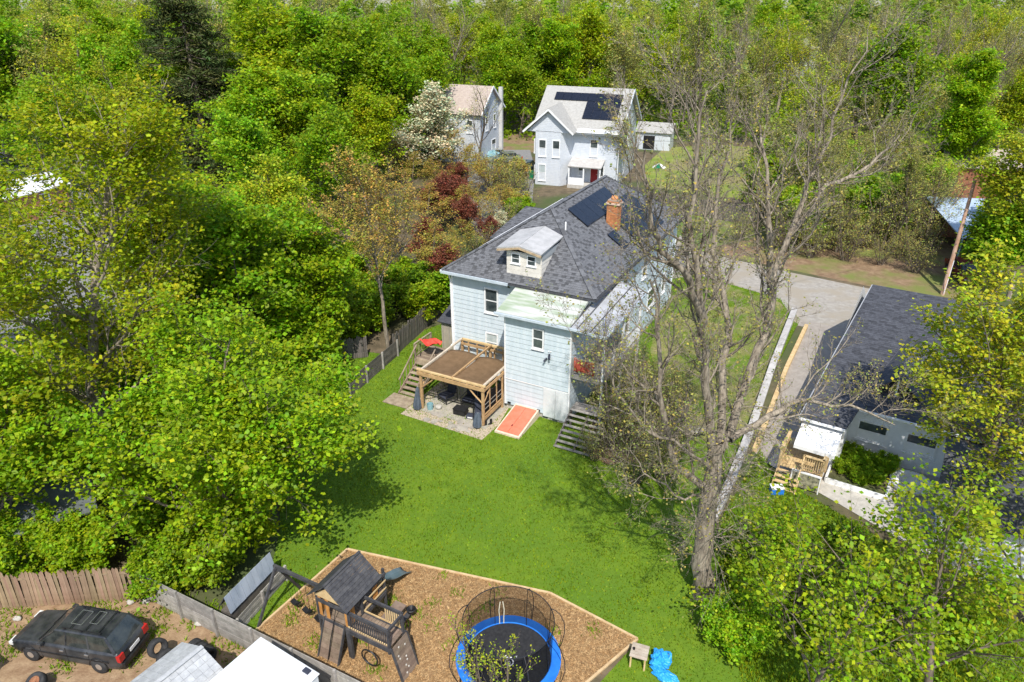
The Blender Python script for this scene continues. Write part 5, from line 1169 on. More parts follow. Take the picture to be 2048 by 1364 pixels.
for i,(px,py,c,l) in enumerate(((1552,985,bluP,'blue box'),(1640,938,bluP,'blue and white crate'),(1880,1050,bluP,'blue folding camp chair'),(1935,1090,bluP,'navy blue barrel chair'),(1825,1065,tealP,'teal toy cart'))):
    P0=gp(px,py); t=thing('folding_chair' if 'chair' in l else 'crate',l+' on the concrete patio '+['at the foot of the deck stairs','under the deck corner','under the right hand tree','near the pale border at far right','under the leafy tree'][i],'chair' if 'chair' in l else 'crate',P0,i*.7)
    if 'chair' in l:
        MB().poly([(-.3,-.3,.42),(.3,-.3,.42),(.28,.25,.36),(-.28,.25,.36)],.03).build('seat',c,t); MB().poly([(-.28,.25,.36),(.28,.25,.36),(.32,.42,.95),(-.32,.42,.95)],.03).build('back',c,t)
        MB().bar((-.3,-.3,0),(.3,.3,.4),.025).bar((.3,-.3,0),(-.3,.3,.4),.025).bar((-.3,.35,0),(.3,-.3,.42),.025).bar((.3,.35,0),(-.3,-.3,.42),.025).build('frame',blkM,t)
    else:
        MB().box(-.3,.3,-.22,.22,0,.04).box(-.3,-.27,-.22,.22,.04,.34).box(.27,.3,-.22,.22,.04,.34).box(-.27,.27,-.22,-.19,.04,.34).box(-.27,.27,.19,.22,.04,.34).build('shell',c,t); MB().box(-.31,.31,-.23,.23,.34,.37).build('rim',wht,t)
rd=thing('red_toy','small red toy by the edge of the garden bed','toy',gp(1735,945,.2),.4); MB().box(-.22,.22,-.1,.1,0,.22).build('seat',redF,rd,bevel=.04); MB().box(-.25,-.1,-.1,.1,.22,.45).build('backrest',redF,rd,bevel=.03)
# right far: pale blue roofed shed, maroon car, pole
BP=gp(1950,440,0); CPX,CPY,_=gp(1925,475,3.0)
bsd=thing('carport','open sided carport with pale blue metal roof at the right edge','carport',(CPX+2,CPY,0),-R(10))
MB().poly([(-2,-.3,3.0),(12,-.3,3.0),(12,10,3.9),(-2,10,3.9)],.1).build('roof',blueRoof,bsd)
for x in (-1.8,2,5.8,9.6): 
    for y in (0,9.6): MB().box(x-.06,x+.06,y-.06,y+.06,0,2.95).build('post',tealB,bsd)
MB().box(-1.8,9.6,9.6,9.65,.0,2.8).build('back_wall',mat('barn_brown',(.12,.05,.03),(.18,.08,.05),3),bsd)
station_wagon('dark maroon car in deep shade beside the utility pole',gp(1925,555),R(80),carR,name='parked_car',roof_rack=False,hatch=False)
bh2=thing('brown_barn','brown red barn wall behind the pale blue roof at the right edge','barn',(BP[0]+4,BP[1]+6,0),-R(12)); MB().box(-4,9,0,6,0,4.2).build('wall',mat('barn_red',(.24,.09,.05),(.32,.14,.08),3),bh2); MB().poly([(-4.4,-.4,4.2),(9.4,-.4,4.2),(9.4,3,5.8),(-4.4,3,5.8)],.12).poly([(-4.4,3,5.8),(9.4,3,5.8),(9.4,6.4,4.2),(-4.4,6.4,4.2)],.12).build('roof',shT,bh2)
UP=gp(1884,590); 
up=thing('utility_pole','leaning reddish wooden utility pole at the right beside the driveway','utility pole',UP)
tp=(36.6-UP[0],57-UP[1],8.8); MB().tube([(0,0,-.2),(tp[0]*.5,tp[1]*.5,tp[2]*.5),tp],[.17,.15,.12],10).build('pole',woodP,up); MB().tube([(0,-.17,.2),(.1,-.13,3.0)],.03,6).build('conduit',trimW,up)
def wire(label,a,b_,sag,n=16):
    pts=[(a[0]+(b_[0]-a[0])*t,a[1]+(b_[1]-a[1])*t,a[2]+(b_[2]-a[2])*t-sag*4*t*(1-t)) for t in np.linspace(0,1,n)]
    o=MB().tube(pts,.018,5).build('overhead_wire',blk); tag(o,label,'wire')
top=(UP[0]+tp[0],UP[1]+tp[1],8.6)
wire('overhead wire from the utility pole to the right eave of the blue house',top,hloc(10,10,6.9),.6)
wire('overhead wire from the white house passing behind the blue house roof',(WO[0]+9,WO[1]-3,6.2),(WO[0]+30,WO[1]-8,7.5),.5)

def ray(px,py,D):
    a=(px-1024)/FP; b=(682-py)/FP
    y=math.cos(PITCH)+b*math.sin(PITCH); zz=-math.sin(PITCH)+b*math.cos(PITCH)
    return np.array([a*D/y,D,CH+zz*D/y])
# --- prototypes (shared meshes)
U3=(0,0,1)
def proto(seed,h,r,lv,bm,lm,per,rad,size,**k):
    return make_tree_meshes(seed,[((0,0,-.2),(0.02,0.02,1),h,r)],lv,bm,lm,per,rad,size,**k)
PF=[proto(11,10,.28,LV(15,6,4,ratio=(.52,.5,.5,.4),t0=.22,anch=2),barkg,leafG,12,.6,.33),
    proto(12,9,.26,LV(13,6,5,ratio=(.6,.5,.45,.4),t0=.25,anch=2),bark,leafG,12,.55,.32),
    proto(13,11,.3,LV(17,6,4,ratio=(.42,.5,.5,.4),t0=.18,anch=2),bark,leafG,12,.55,.33)]
PY=[proto(21,10,.22,LV(13,6,4,ratio=(.5,.5,.5,.4),t0=.25,anch=2),barkg,leafY,6,.45,.23),
    proto(22,9,.2,LV(12,6,5,ratio=(.55,.5,.45,.4),t0=.22,anch=2),barkg,leafY,6,.45,.22)]
PB=[proto(31,12,.24,LV(13,6,5,3,ang=(.6,.6,.65,.6),ratio=(.45,.5,.5,.5),t0=.3,anch=1),barkg,leafB,1,.12,.15),
    proto(32,11,.22,LV(12,7,5,3,ang=(.7,.65,.65,.6),ratio=(.5,.5,.5,.5),t0=.25,anch=1),bark,leafB,2,.14,.17),
    proto(33,13,.22,LV(14,6,5,3,ang=(.5,.6,.65,.6),ratio=(.4,.5,.5,.5),t0=.35,anch=1),barkg,leafB,1,.12,.15)]
PO=[proto(41,8,.18,LV(13,6,5,ratio=(.62,.5,.45,.4),t0=.2,anch=2),bark,leafO,4,.3,.22)]
PR_=[proto(42,4,.12,LV(14,6,4,ratio=(.7,.5,.5,.4),t0=.12,anch=2),bark,leafR,8,.25,.18)]
PW=[proto(43,6,.18,LV(16,7,4,ratio=(.62,.5,.5,.4),t0=.1,anch=2),bark,leafW,9,.3,.2)]
def bush_proto(seed,lm,per=8,size=.16,h=2.2):
    return make_tree_meshes(seed,[((0.15*math.cos(a),.15*math.sin(a),-.05),(.5*math.cos(a),.5*math.sin(a),1),h,.05) for a in np.linspace(0,6.28,8)[:-1]],LV(7,4,3,ratio=(.45,.5,.5,.4),t0=.15,seg=(5,3,2,1),sides=(5,3,3,3)),bark,lm,per,.18,size)
PBu=[bush_proto(51,leafG),bush_proto(52,leafO,5,.14),bush_proto(53,leafB,1,.08),bush_proto(54,leafD,9,.16)]
def conifer(seed,h,rb):
    rg=np.random.default_rng(seed); polys=[];an=[]
    tr=np.array([[0,0,-.2],[.05,0,h*.5],[0,0,h]]); polys.append((tr,np.array([.34,.2,.03]),9))
    z=h*.1
    while z<h*.97:
        n=rg.integers(4,7)
        for k in range(n):
            a=rg.uniform(0,6.28); L=rb*(1-z/h)**.75*rg.uniform(.55,1.15)+.4; d_=np.array([math.cos(a),math.sin(a),0])
            pts=np.array([[0,0,z]+d_*L*t+np.array([0,0,-.25*L*t*(1-t)*2-.12*L*t*t]) for t in (0,.35,.7,1)]); pts[1:]+=rg.normal(0,.12,(3,3))
            polys.append((pts,np.array([.05,.035,.02,.008]),3))
            for t in np.linspace(.15,1,int(4+L*2.2)): 
                i=min(int(t*3),2); an.append(pts[i]*(1-(t*3-i))+pts[i+1]*(t*3-i)+rg.normal(0,.12,3)+np.array([0,0,-.12]))
        z+=rg.uniform(.28,.5)
    v,f=polytubes(polys); tm=npmesh('trunk',v,f,4,bark,smooth=True)
    v,f,t=leaves(rg,np.array(an),13,.30,.42,.55,asp=.22,upb=.2); return tm,npmesh('crown',v,f,4,leafC,t)
PC=[conifer(61,20,5.6),conifer(62,14,3.2)]

# --- near trees, each its own shape
def near(name,label,seed,base,h,r,lv,bm,lm,per,rad,size,lean=(0,0,1),cat='tree',**k):
    t=make_tree_meshes(seed,[((0,0,-.2),lean,h,r)],lv,bm,lm,per,rad,size,**k)
    return tree(name,label,t,(base[0],base[1],0),0,1,cat=cat)
NL=lambda n0,n1,n2,t0,rt: LV(n0,n1,n2,ratio=rt,t0=t0,anch=2,seg=(8,5,3,2),sides=(10,5,3,3))
near('leafy_maple','broad bright green leafy tree overhanging the left edge of the lawn',101,gp(515,1065),7.1,.26,NL(26,8,5,.12,(.98,.5,.48,.4)),bark,leafG,24,0.38,0.196,up=.07,gaps=-0.3)
near('leafy_maple','tall yellow green maple filling the left of the view behind the picket fence',102,gp(225,985),15.5,.34,NL(26,9,5,.2,(.52,.5,.48,.4)),barkg,leafL,16,0.40,0.205,up=.10,gaps=-0.5)
near('leafy_maple','leafy green maple at the left picture edge above the dark roofed hut',103,gp(30,1105),8.0,.24,NL(18,7,5,.2,(.66,.5,.48,.4)),bark,leafG,18,0.34,0.205,gaps=-0.4)
near('leafy_maple','yellow green maple cut by the left edge beside the white roofs',104,gp(-40,820),12,.28,NL(20,8,5,.2,(.60,.5,.48,.4)),barkg,leafL,18,0.40,0.234,gaps=-0.5)
near('leafy_maple','deep green rounded maple between the tall maple and the thin trunked tree',105,gp(480,790),9.0,.28,NL(22,8,5,.14,(.72,.5,.48,.4)),bark,leafG,21,0.43,0.262,up=.08,gaps=-0.45)
near('leafy_maple','bright green maple behind the dark board fence left of the lawn',106,gp(620,720),7.0,.24,NL(20,7,5,.12,(.75,.5,.48,.4)),bark,leafG,21,0.40,0.243,up=.08,gaps=-0.45)
near('leafy_maple','small yellow green tree below the white blossom tree and left of the thin tree',107,gp(560,600),8.5,.22,NL(16,7,5,.2,(.58,.5,.48,.4)),bark,leafY,12,0.40,0.225)
near('leafy_maple','lime tree in the gap between the tall maple and the dark spruce',108,gp(350,720),11,.26,NL(22,8,5,.18,(.58,.5,.48,.4)),barkg,leafL,18,0.43,0.243,gaps=-0.55)
# thin tree with orange buds
near('young_tree','thin pale trunked tree with sparse orange buds beside the board fence',110,gp(778,712),11.5,.15,LV(15,6,5,3,ang=(.75,.65,.6,.6),ratio=(.40,.5,.5,.5),t0=.42,anch=1),barkg,leafO,3,.18,.15,lean=(-.06,.02,1))
# big bare tree
def big_bare():
    rg=np.random.default_rng(77); D=22.3
    base=ray(1405,1190,D)
    def path(l): return [ray(*q) for q in l]
    stems=[(path([(1405,1200,22.3),(1408,1090,22.4),(1425,960,22.5),(1440,880,22.6)]),(.46,.38,.33,.26),0),
     (path([(1440,900,22.6),(1462,860,22.8),(1516,696,23.6),(1545,600,24.2),(1564,506,24.8),(1608,396,25.5),(1643,308,26),(1683,198,26.5),(1735,60,27)]),(.19,.17,.15,.13,.105,.085,.06,.04,.02),1),
     (path([(1430,930,22.5),(1415,800,22.0),(1412,700,21.8),(1400,600,21.6),(1382,480,21.5),(1392,330,21.4),(1415,180,21.3)]),(.18,.15,.13,.11,.085,.055,.02),1),
     (path([(1410,640,21.8),(1380,560,21.2),(1320,500,20.8),(1300,420,20.6),(1290,300,20.6)]),(.13,.11,.08,.06,.03),1),
     (path([(1440,880,22.6),(1445,760,23.2),(1455,640,23.8),(1425,500,24.3),(1440,350,24.8),(1475,190,25.2)]),(.16,.14,.11,.085,.055,.02),1),
     (path([(1545,600,24.2),(1540,480,24.6),(1535,370,25.0),(1520,250,25.4)]),(.14,.11,.07,.03),1),
     (path([(1580,470,25.0),(1650,370,25.6),(1740,330,26.2),(1800,270,26.8)]),(.11,.08,.05,.02),1),
     (path([(1420,980,22.4),(1350,930,21.8),(1325,820,21.4),(1318,690,21.2),(1300,560,21.0)]),(.15,.13,.10,.07,.03),1),
     (path([(1460,880,22.6),(1540,830,23.4),(1600,800,24),(1700,810,24.6),(1790,850,25)]),(.14,.11,.08,.05,.02),1),
     (path([(1425,940,22.4),(1370,900,21.6),(1290,860,20.8),(1230,780,20.3),(1200,700,20.0)]),(.085,.06,.045,.03,.015),1),
     (path([(1420,990,22.4),(1370,1000,21.8),(1310,960,21.2),(1260,900,20.8)]),(.06,.045,.03,.015),1)]
    polys=[];an=[]
    lv=[dict(n=7,ratio=.55,ang=.75,t0=.15,seg=5,sides=4,rr=.5,up=1,w=1),dict(n=5,ratio=.5,ang=.7,t0=.12,seg=3,sides=3,rr=.55),dict(n=3,ratio=.55,ang=.6,t0=.1,seg=2,sides=3,rr=.6),dict(n=0,ratio=.4,ang=.5,t0=.1,seg=1,sides=3,anch=1)]
    for pts,rad,kids in stems:
        pts=np.array(pts)-base; n=len(pts); 
        # densify with wander
        P_=[pts[0]];R_=[rad[0]]
        for i in range(n-1):
            for t in (.33,.66,1):
                P_.append(pts[i]*(1-t)+pts[i+1]*t+(rg.normal(0,.07,3) if t<1 else 0)); R_.append(rad[i]*(1-t)+rad[i+1]*t)
        P_=np.array(P_); polys.append((P_,np.array(R_),10))
        if kids:
            m=len(P_); L=np.linalg.norm(np.diff(P_,axis=0),axis=1).sum(); ks=int(L*1.75)
            st=[]
            for k in range(ks):
                q=(.12+.88*(k+rg.random()*.8)/ks)*(m-1.001); i=int(q); f=q-i; pp=P_[i]*(1-f)+P_[i+1]*f; ax=P_[i+1]-P_[i]; ax/=np.linalg.norm(ax)
                o=rg.normal(0,1,3); o-=ax*o.dot(ax); o/=np.linalg.norm(o); dd=ax*.75+o*.8; dd[2]+=.15
                st.append((pp,dd,rg.uniform(1.3,3.0),min(.05,R_[i]*.5)))
            p2,a2=grow(rg,st,lv,.2,.13); polys+=p2; an.append(a2)
    # drooping shoots low on the trunk
    st=[]
    for k in range(70):
        z=rg.uniform(2.2,9.5); a=rg.uniform(0,6.28); st.append((np.array([(z-2)*.06*0+.12*math.cos(a),.1*math.sin(a),z]),(math.cos(a),math.sin(a),rg.uniform(-.3,.7)),rg.uniform(1.0,3.0),.022))
    p2,a2=grow(rg,st,[dict(n=6,ratio=.5,ang=.7,t0=.2,seg=5,sides=3,rr=.5),dict(n=4,ratio=.5,ang=.6,t0=.1,seg=2,sides=3,rr=.6),dict(n=0,ratio=.4,ang=.5,t0=.1,seg=1,sides=3,anch=1)],.28,-.03); polys+=p2; an.append(a2)
    v,f=polytubes(polys); an=np.concatenate(an); an=an[rg.random(len(an))<.5]
    tm=npmesh('trunk',v,f,4,barkg,smooth=True); v,f,t=leaves(rg,an,1,.04,.09,1); cm=npmesh('crown',v,f,4,leafB,t)
    print('bigbare',len(tm.polygons),len(cm.polygons))
    return tree('bare_tree','very large bare multi stemmed tree with peeling trunk right of the lawn',(tm,cm),(base[0],base[1],base[2]))
big_bare()
BL=lambda n0,n1,n2,n3,t0,rt,ang=(.6,.6,.65,.6): LV(n0,n1,n2,n3,ang=ang,ratio=rt,t0=t0,anch=1)
near('budding_tree','yellow budding shrubby tree against the right rear corner of the blue house',120,hloc(12.6,-3.3),6.6,.10,BL(13,5,5,3,.15,(.5,.5,.5,.5)),bark,leafB,1,.07,.085)
near('budding_tree','second shrubby budding tree in the brush behind the rear steps',121,hloc(13.6,-1.5),4.6,.08,BL(11,5,4,3,.1,(.6,.5,.5,.5)),bark,leafB,1,.07,.085)
near('bare_tree','slim grey bare tree rising behind the blue house at the drive',122,gp(1375,545),11.5,.13,BL(13,6,4,3,.35,(.32,.5,.5,.5)),barkg,leafB,1,.08,.11)
near('bare_tree','slim bare tree on the side lawn right of the blue house',123,gp(1425,600),12.0,.13,BL(13,6,4,3,.35,(.30,.5,.5,.5)),barkg,leafB,1,.08,.11)
near('bare_tree','dark thin bare tree standing in front of the far lawn',124,gp(1512,520),8.5,.10,BL(11,6,4,3,.3,(.34,.5,.5,.5)),bark,leafB,1,.08,.12)
near('bare_tree','thin bare tree in front of the right side of the white house',125,gp(1262,365),8.0,.12,BL(11,6,4,3,.3,(.42,.5,.5,.5)),bark,leafB,2,.12,.14)
near('bare_tree','dark bare tree leaning in front of the tan roofed house',126,gp(958,345),9.5,.2,BL(9,5,4,3,.3,(.55,.5,.5,.5)),bark,leafB,1,.12,.13)
near('leafy_maple','deep green tree added to shade the maroon car by the utility pole',138,gp(1985,585),5.5,.16,NL(16,6,5,.3,(.6,.5,.48,.4)),bark,leafD,14,0.40,0.280)  # added tree, placed to throw the maroon car into shade
near('leafy_maple','deep green tree added for shade over the carport at the right edge',139,gp(2010,520),6.0,.16,NL(16,6,5,.3,(.6,.5,.48,.4)),bark,leafD,14,0.40,0.280)  # second added tree, deepens the shade around car and carport
# right side leafy
near('leafy_maple','yellow green maple covering the dark roof at the right picture edge',130,gp(1945,1060),9.4,.22,NL(24,8,5,.25,(.66,.5,.48,.4)),bark,leafY,10,0.31,0.187,lean=(-.03,.05,1),up=.10,gaps=-0.5)
near('leafy_maple','sprawling green tree in the bottom right corner',131,gp(1850,1400),5.4,.16,NL(14,5,4,.15,(.98,.55,.5,.4)),bark,leafG,4,0.29,0.187,up=.06,gaps=-0.5)
near('leafy_maple','smaller green tree at the bottom edge right of the wooden table',132,gp(1620,1420),4.4,.12,NL(11,5,4,.15,(1.0,.6,.5,.4)),bark,leafG,4,0.29,0.178,up=.06)
near('leafy_maple','low leafy tree between the pale wall and the patio',133,gp(1600,1230),3.6,.09,NL(10,5,4,.12,(1.0,.6,.5,.4)),bark,leafG,3,0.27,0.169,up=.05)
near('leafy_maple','sparse yellow green tree whose leaves hang over the concrete patio',137,gp(1820,1250),5.0,.12,NL(13,5,4,.2,(.8,.5,.48,.4)),bark,leafY,4,0.27,0.178,up=.08)
near('leafy_maple','yellow green tree at the right edge below the patio',134,gp(2060,1260),7.0,.18,NL(16,6,5,.2,(.70,.5,.48,.4)),bark,leafL,4,0.31,0.187,up=.08,gaps=-0.5)
near('leafy_maple','bright yellow green tree in the far right corner of the near woods',135,gp(2015,600),11,.2,NL(16,7,5,.4,(.42,.5,.48,.4)),barkg,leafY,10,0.45,0.262)
near('leafy_maple','vivid green maple at the right edge of the woods above the scrub',136,gp(1890,400),13,.26,NL(18,7,5,.15,(.40,.5,.48,.4)),bark,leafG,18,0.45,0.299)
near('sapling','slender sapling with yellow buds rising in front of the trampoline',140,(-.75,15.6),4.7,.05,BL(9,4,3,2,.3,(.42,.5,.5,.5),ang=(.4,.45,.5,.5)),bark,leafY,1,.05,.07,lean=(0,.05,1))
near('sapling','second slender sapling with yellow buds at the bottom edge',141,(.15,15.3),4.3,.04,BL(8,3,3,2,.3,(.42,.5,.5,.5),ang=(.4,.45,.5,.5)),bark,leafY,1,.05,.07)
# blossom, orange, red groups
tree('blossom_tree','large white blossoming tree left of the tan roofed house',PW[0],gp(866,352),.5,(1.65,1.65,1.4))
tree('blossom_tree','small white blossoming shrub behind the left eave of the blue house',PW[0],gp(1000,490),2.5,(.45,.45,.4),cat='shrub')
for i,(px,py,s,l) in enumerate(((915,395,.75,'dark red maple at the edge of the grey parking area'),(870,455,.9,'broad reddish maple left of the small white blossoming shrub'),(935,470,.7,'reddish shrub between the maples and the blue house eave'),(905,440,.9,'red leaved Japanese maple in the middle of the orange shrubs'),(860,530,.8,'dark red maple behind the orange budded tree'),(975,500,.6,'small crimson shrub touching the left eave of the blue house'),(885,600,.8,'dark red shrub by the rear left corner of the blue house'))):
    tree('red_maple',l,PR_[0],gp(px,py),i*1.3,(s,s,s),cat='tree')
for i,(px,py,s) in enumerate(((740,440,.85),(820,400,.8),(880,400,.7),(700,520,.8),(850,470,.75),(940,450,.6),(800,520,.85),(860,590,.7),(760,600,.7),(925,540,.55),(930,385,.8),(975,400,.7),(1000,440,.6),(900,360,.9),(960,440,.6),(780,370,.9))):
    tree('orange_budded_tree','orange and lime budding tree in the thicket left of the blue house',PO[0],gp(px,py),i*2.1,(s*.85,s*.85,s*(.62 if py<480 else .8)),group='budding trees in the thicket left of the blue house')
for i,(px,py,k,s) in enumerate(((650,660,0,1.2),(700,690,0,1.0),(840,640,0,1.2),(870,620,3,1.3),(740,660,3,1.2),(800,610,0,1.3),(1010,470,2,1.4),(1040,450,0,1.0),(960,520,2,1.2),(1030,430,1,1.0),(1060,500,1,.8),(1010,400,2,1.8),(1040,410,2,1.6),(985,380,2,1.8),(1020,380,1,1.4),(560,700,3,1.4),(640,620,3,1.6),(690,600,0,1.6))):
    tree('garden_bush','green garden bush in the planting strip left of the blue house',PBu[k],gp(px,py),i*1.7,(s,s,s),group='bushes between the fence and the blue house',cat='bush')
for i,(u,v,k,s) in enumerate(((12.8,-2.2,2,1.2),(13.8,-3.2,2,1.3),(14.4,-.5,2,1.3),(13.3,.8,2,1.4),(15.0,.8,2,1.0),(12.6,1.5,2,1.3),(14.2,2.0,2,1.1),(12.4,3.2,0,.5),(12.2,-4.6,2,.8),(15.4,-2.4,2,1.0),(15.8,-4.6,2,.9),(14.8,-5.6,2,.9))):
    tree('twiggy_shrub','bare twiggy shrub in the brush at the right rear corner of the house',PBu[k],hloc(u,v),i*1.7,(s,s,s),group='twiggy shrubs beside the rear steps',cat='shrub')
SL=['leafy shrub at the foot of the big bare trunk, right side','leafy shrub lower right of the big bare trunk','leafy shrub just below the garden side of the pale wall','leafy shrub under the front edge of the patio','leafy shrub on the slope below the camp chairs','leafy shrub in the middle of the bottom right slope','leafy shrub right of the blue tarp bundle','leafy shrub near the right edge below the patio border']
for i,(px,py,s) in enumerate(((1490,1120,.7),(1510,1210,.8),(1560,1110,.6),(1690,1090,.5),(1770,1190,.6),(1660,1290,.8),(1470,1290,.8),(1900,1260,.7))):
    tree('leafy_shrub',SL[i],PBu[0 if i%3 else 3],gp(px,py),i*1.1,(s,s,s*.8),group='shrubs on the bottom right slope',cat='shrub')
for i,(px,py,s) in enumerate(((330,1180,.8),(60,1150,1.0),(180,1140,.9),(420,1150,1.0),(480,1090,1.2),(330,1060,1.3),(140,1010,1.3),(30,960,1.3),(-30,1060,1.3),(560,800,1.8),(610,770,1.6),(640,735,1.3),(540,860,1.5),(250,900,1.6),(420,880,1.5),(120,850,1.7),(330,800,1.5),(180,760,1.6))):
    tree('leafy_shrub','leafy green undergrowth shrub beneath the big maples on the left',PBu[0 if i%3 else 3],gp(px,py),i*1.1,(s,s,s),group='undergrowth below the left maples',cat='shrub')
# scrub woods right (dark tangles)
r=random.Random(31)
for i,(px,py) in enumerate(((1560,500),(1620,515),(1690,520),(1760,530),(1830,545),(1850,500),(1480,480),(1650,490),(1720,495),(1800,510))):
    tree('roadside_shrub','twiggy brown shrub on the leaf litter beside the driveway',PBu[2],gp(px,py),i*1.9,(1.0+.3*(i%3),)*3,group='twiggy shrubs along the driveway',cat='shrub')
sc_=[]
for i in range(60):
    px=r.uniform(1540,1860); py=r.uniform(330,505)
    sc_.append((px,py))
for i,(px,py) in enumerate(sc_):
    if i%3==1: tree('bare_tree','bare grey tree in the scrub between the far lawn and the right drive',PB[i%3],gp(px,py),i*1.3,(.62,.62,r.uniform(.6,.8)),group='bare trees in the right scrub')
    elif i%3==0: tree('scrub_bush','dark green tangled bush in the scrub right of the far lawn',PBu[3],gp(px,py),i*1.3,(r.uniform(1.6,2.4),)*2+(r.uniform(1.6,2.5),),group='scrub bushes right of the far lawn',cat='bush',cm=(leafB if i%4==1 else None))
    else: tree('scrub_bush','twiggy brown bush in the scrub right of the far lawn',PBu[2],gp(px,py),i*1.3,(r.uniform(1.6,2.4),)*2+(r.uniform(1.6,2.6),),group='twiggy scrub right of the far lawn',cat='bush')
# landmark far trees
tree('dark_spruce','tall dark spruce against the left woods',PC[0],gp(425,365),0,(1.75,1.75,1.2))
tree('dark_spruce','second dark spruce half merged with the tall one on its left side',PC[0],gp(365,330),2,(1.2,1.2,.95))
for i,(px,py,s,k) in enumerate(((560,330,1.5,0),(640,320,1.6,1),(720,330,1.5,2),(780,345,1.2,0),(590,400,1.25,1),(690,420,1.1,2),(500,420,1.1,0),(760,390,1.0,1),(540,480,.9,2),(640,470,.9,0))):
    tree('leafy_maple',['bright green maple just right of the dark spruces, back row', 'tall bright green maple in the middle of the grove, back row', 'bright green maple behind the large blossoming tree', 'bright green maple between the blossoming tree and the tan roofed house', 'rounder green maple in the middle row right of the spruce foot', 'middle row green maple directly left of the blossoming tree', 'small bright green maple at the foot of the tall spruce', 'green maple touching the lower left of the blossoming tree', 'lowest small green maple of the grove, nearest the tall front maple', 'low bright green maple above the orange budded trees'][i],PF[k],gp(px,py),i*1.9,(s,s,s*1.0),group='bright maples left of the blossoming tree',cm=(leafG,leafL,leafD)[i%3])
for i,(px,py,s,k) in enumerate(((1000,255,1.25,0),(1080,240,1.35,1),(1150,250,1.3,2),(1040,275,1.0,1),(970,270,1.1,2))):
    tree('leafy_maple',['vivid green maple between the tan roof and the white house', 'tall vivid maple behind the left end of the white house roof', 'vivid maple behind the right end of the white house ridge', 'nearer vivid maple at the back left corner of the white house', 'vivid maple right behind the tan roofed house'][i],PF[k],gp(px,py),i*1.7,(s,s,s),group='vivid maples behind the white house',cm=leafD if i%2 else leafG)
for i,(px,py,s) in enumerate(((20,330,1.6),(80,300,1.5),(-40,380,1.5),(100,390,1.0),(40,260,1.5))):
    tree('leafy_maple',['deep green maple left of the blue grey shed', 'deep green maple above the blue grey shed in the top left', 'deep green maple cut by the left edge near the top', 'nearest deep green maple below the blue grey shed', 'deep green maple at the very top left corner'][i],PF[i%3],gp(px,py),i*1.7,(s,s,s),group='deep green maples in the top left corner',cm=leafD)
for i,(px,py,s) in enumerate(((180,330,1.5),(240,300,1.4),(290,360,1.2),(150,270,1.5))):
    tree('yellow_tree',['yellow tree right of the blue grey shed', 'yellow tree close to the left side of the dark spruce', 'smaller yellow tree in front of the spruce foot', 'yellow tree at the back behind the blue grey shed'][i],PY[i%2],gp(px,py),i*1.7,(s,s,s),group='yellow trees left of the spruce')
# woods
r=random.Random(99); cnt=0
D=100.
while D<215:
    halfw=.73*D; x=-halfw+r.uniform(0,6)
    while x<halfw:
        xx=x+r.uniform(-2,2); yy=D+r.uniform(-3,3); 
        px=1024+FP*xx/(yy*math.cos(PITCH)+CH*math.sin(PITCH))
        x+=7.2*(D/110)**.6
        if 880<px<1330 and yy<128: continue
        if 1300<px<1590 and yy<112: continue
        q=r.random(); s=r.uniform(.85,1.45)
        if px<300: k='f' if q<.45 else ('y' if q<.85 else 'b')
        elif px<860: k='f' if q<.6 else ('y' if q<.8 else 'b')
        elif px<1180: k='f' if q<.45 else ('y' if q<.7 else 'b')
        elif px<1750: k='b' if q<.52 else ('y' if q<.9 else 'f')
        else: k='b' if q<.45 else ('y' if q<.85 else 'f')
        if k=='f': tree('woodland_tree','green leafed woodland tree among the woods along the top',r.choice(PF),(xx,yy,0),r.random()*6.28,(s,s,s*r.uniform(.9,1.15)),group='green trees in the far woods',cm=r.choice((leafG,leafL,leafD)))
        elif k=='y': tree('woodland_tree','lime budding woodland tree among the woods along the top',r.choice(PY),(xx,yy,0),r.random()*6.28,(s,s,s*r.uniform(.9,1.2)),group='lime budding trees in the far woods',cm=leafY if r.random()<.6 else leafB)
        else: tree('woodland_tree','bare grey woodland tree among the woods along the top',r.choice(PB),(xx,yy,0),r.random()*6.28,(s,s,s*r.uniform(.9,1.15)),group='bare trees in the far woods')
        cnt+=1
    D+=8.5*(D/110)**.7
print('woods',cnt)
# distant woodland: one mass
def far_woods():
    rg=np.random.default_rng(4); V=[];F=[];T=[];off=0; BV=[];BF=[];bo=0
    src=[]
    for m in (PF[0],PF[1],PY[0],PY[1],PB[1]):
        me=m[1]; v=np.empty(len(me.vertices)*3,dtype='f'); me.vertices.foreach_get('co',v); v=v.reshape(-1,4,3); 
        n=min(len(v),430); v=v[rg.choice(len(v),n,replace=False)]; c=v.mean(1,keepdims=True); v=c+(v-c)*3.5; src.append(v)
    cols=[(.75,.85,1.5),(.6,.75,1.5),(1.2,.95,4.),(1.1,.9,4.),(1.1,.8,7.)]
    n=0; D=212.
    while D<480:
        w=.75*D; x=-w
        while x<w:
            xx=x+rg.normal(0,2.5); yy=D+rg.normal(0,3); i=rg.choice(5,p=[.2,.15,.22,.15,.28]); s=rg.uniform(1,1.5); a=rg.uniform(0,6.28)
            v=src[i]*s; v=np.stack([v[...,0]*math.cos(a)-v[...,1]*math.sin(a)+xx,v[...,0]*math.sin(a)+v[...,1]*math.cos(a)+yy,v[...,2]+.00006*max(0,min(330,yy-180))**2],-1)
            V.append(v.reshape(-1,3)); T.append(np.ones((len(v)*4,3))*np.array(cols[i])*rg.uniform(.75,1.15)); n+=1; x+=11*(D/212)**.5
        D+=15*(D/212)**.9
    V=np.concatenate(V); T=np.concatenate(T); me=npmesh('distant_woodland',V,np.arange(len(V)).reshape(-1,4),4,leafG,T); o=bpy.data.objects.new('distant_woodland',me); link(o); stuff(o); tag(o,'distant mixed spring woodland reaching to the horizon','woodland'); print('far',n,len(V)//4)
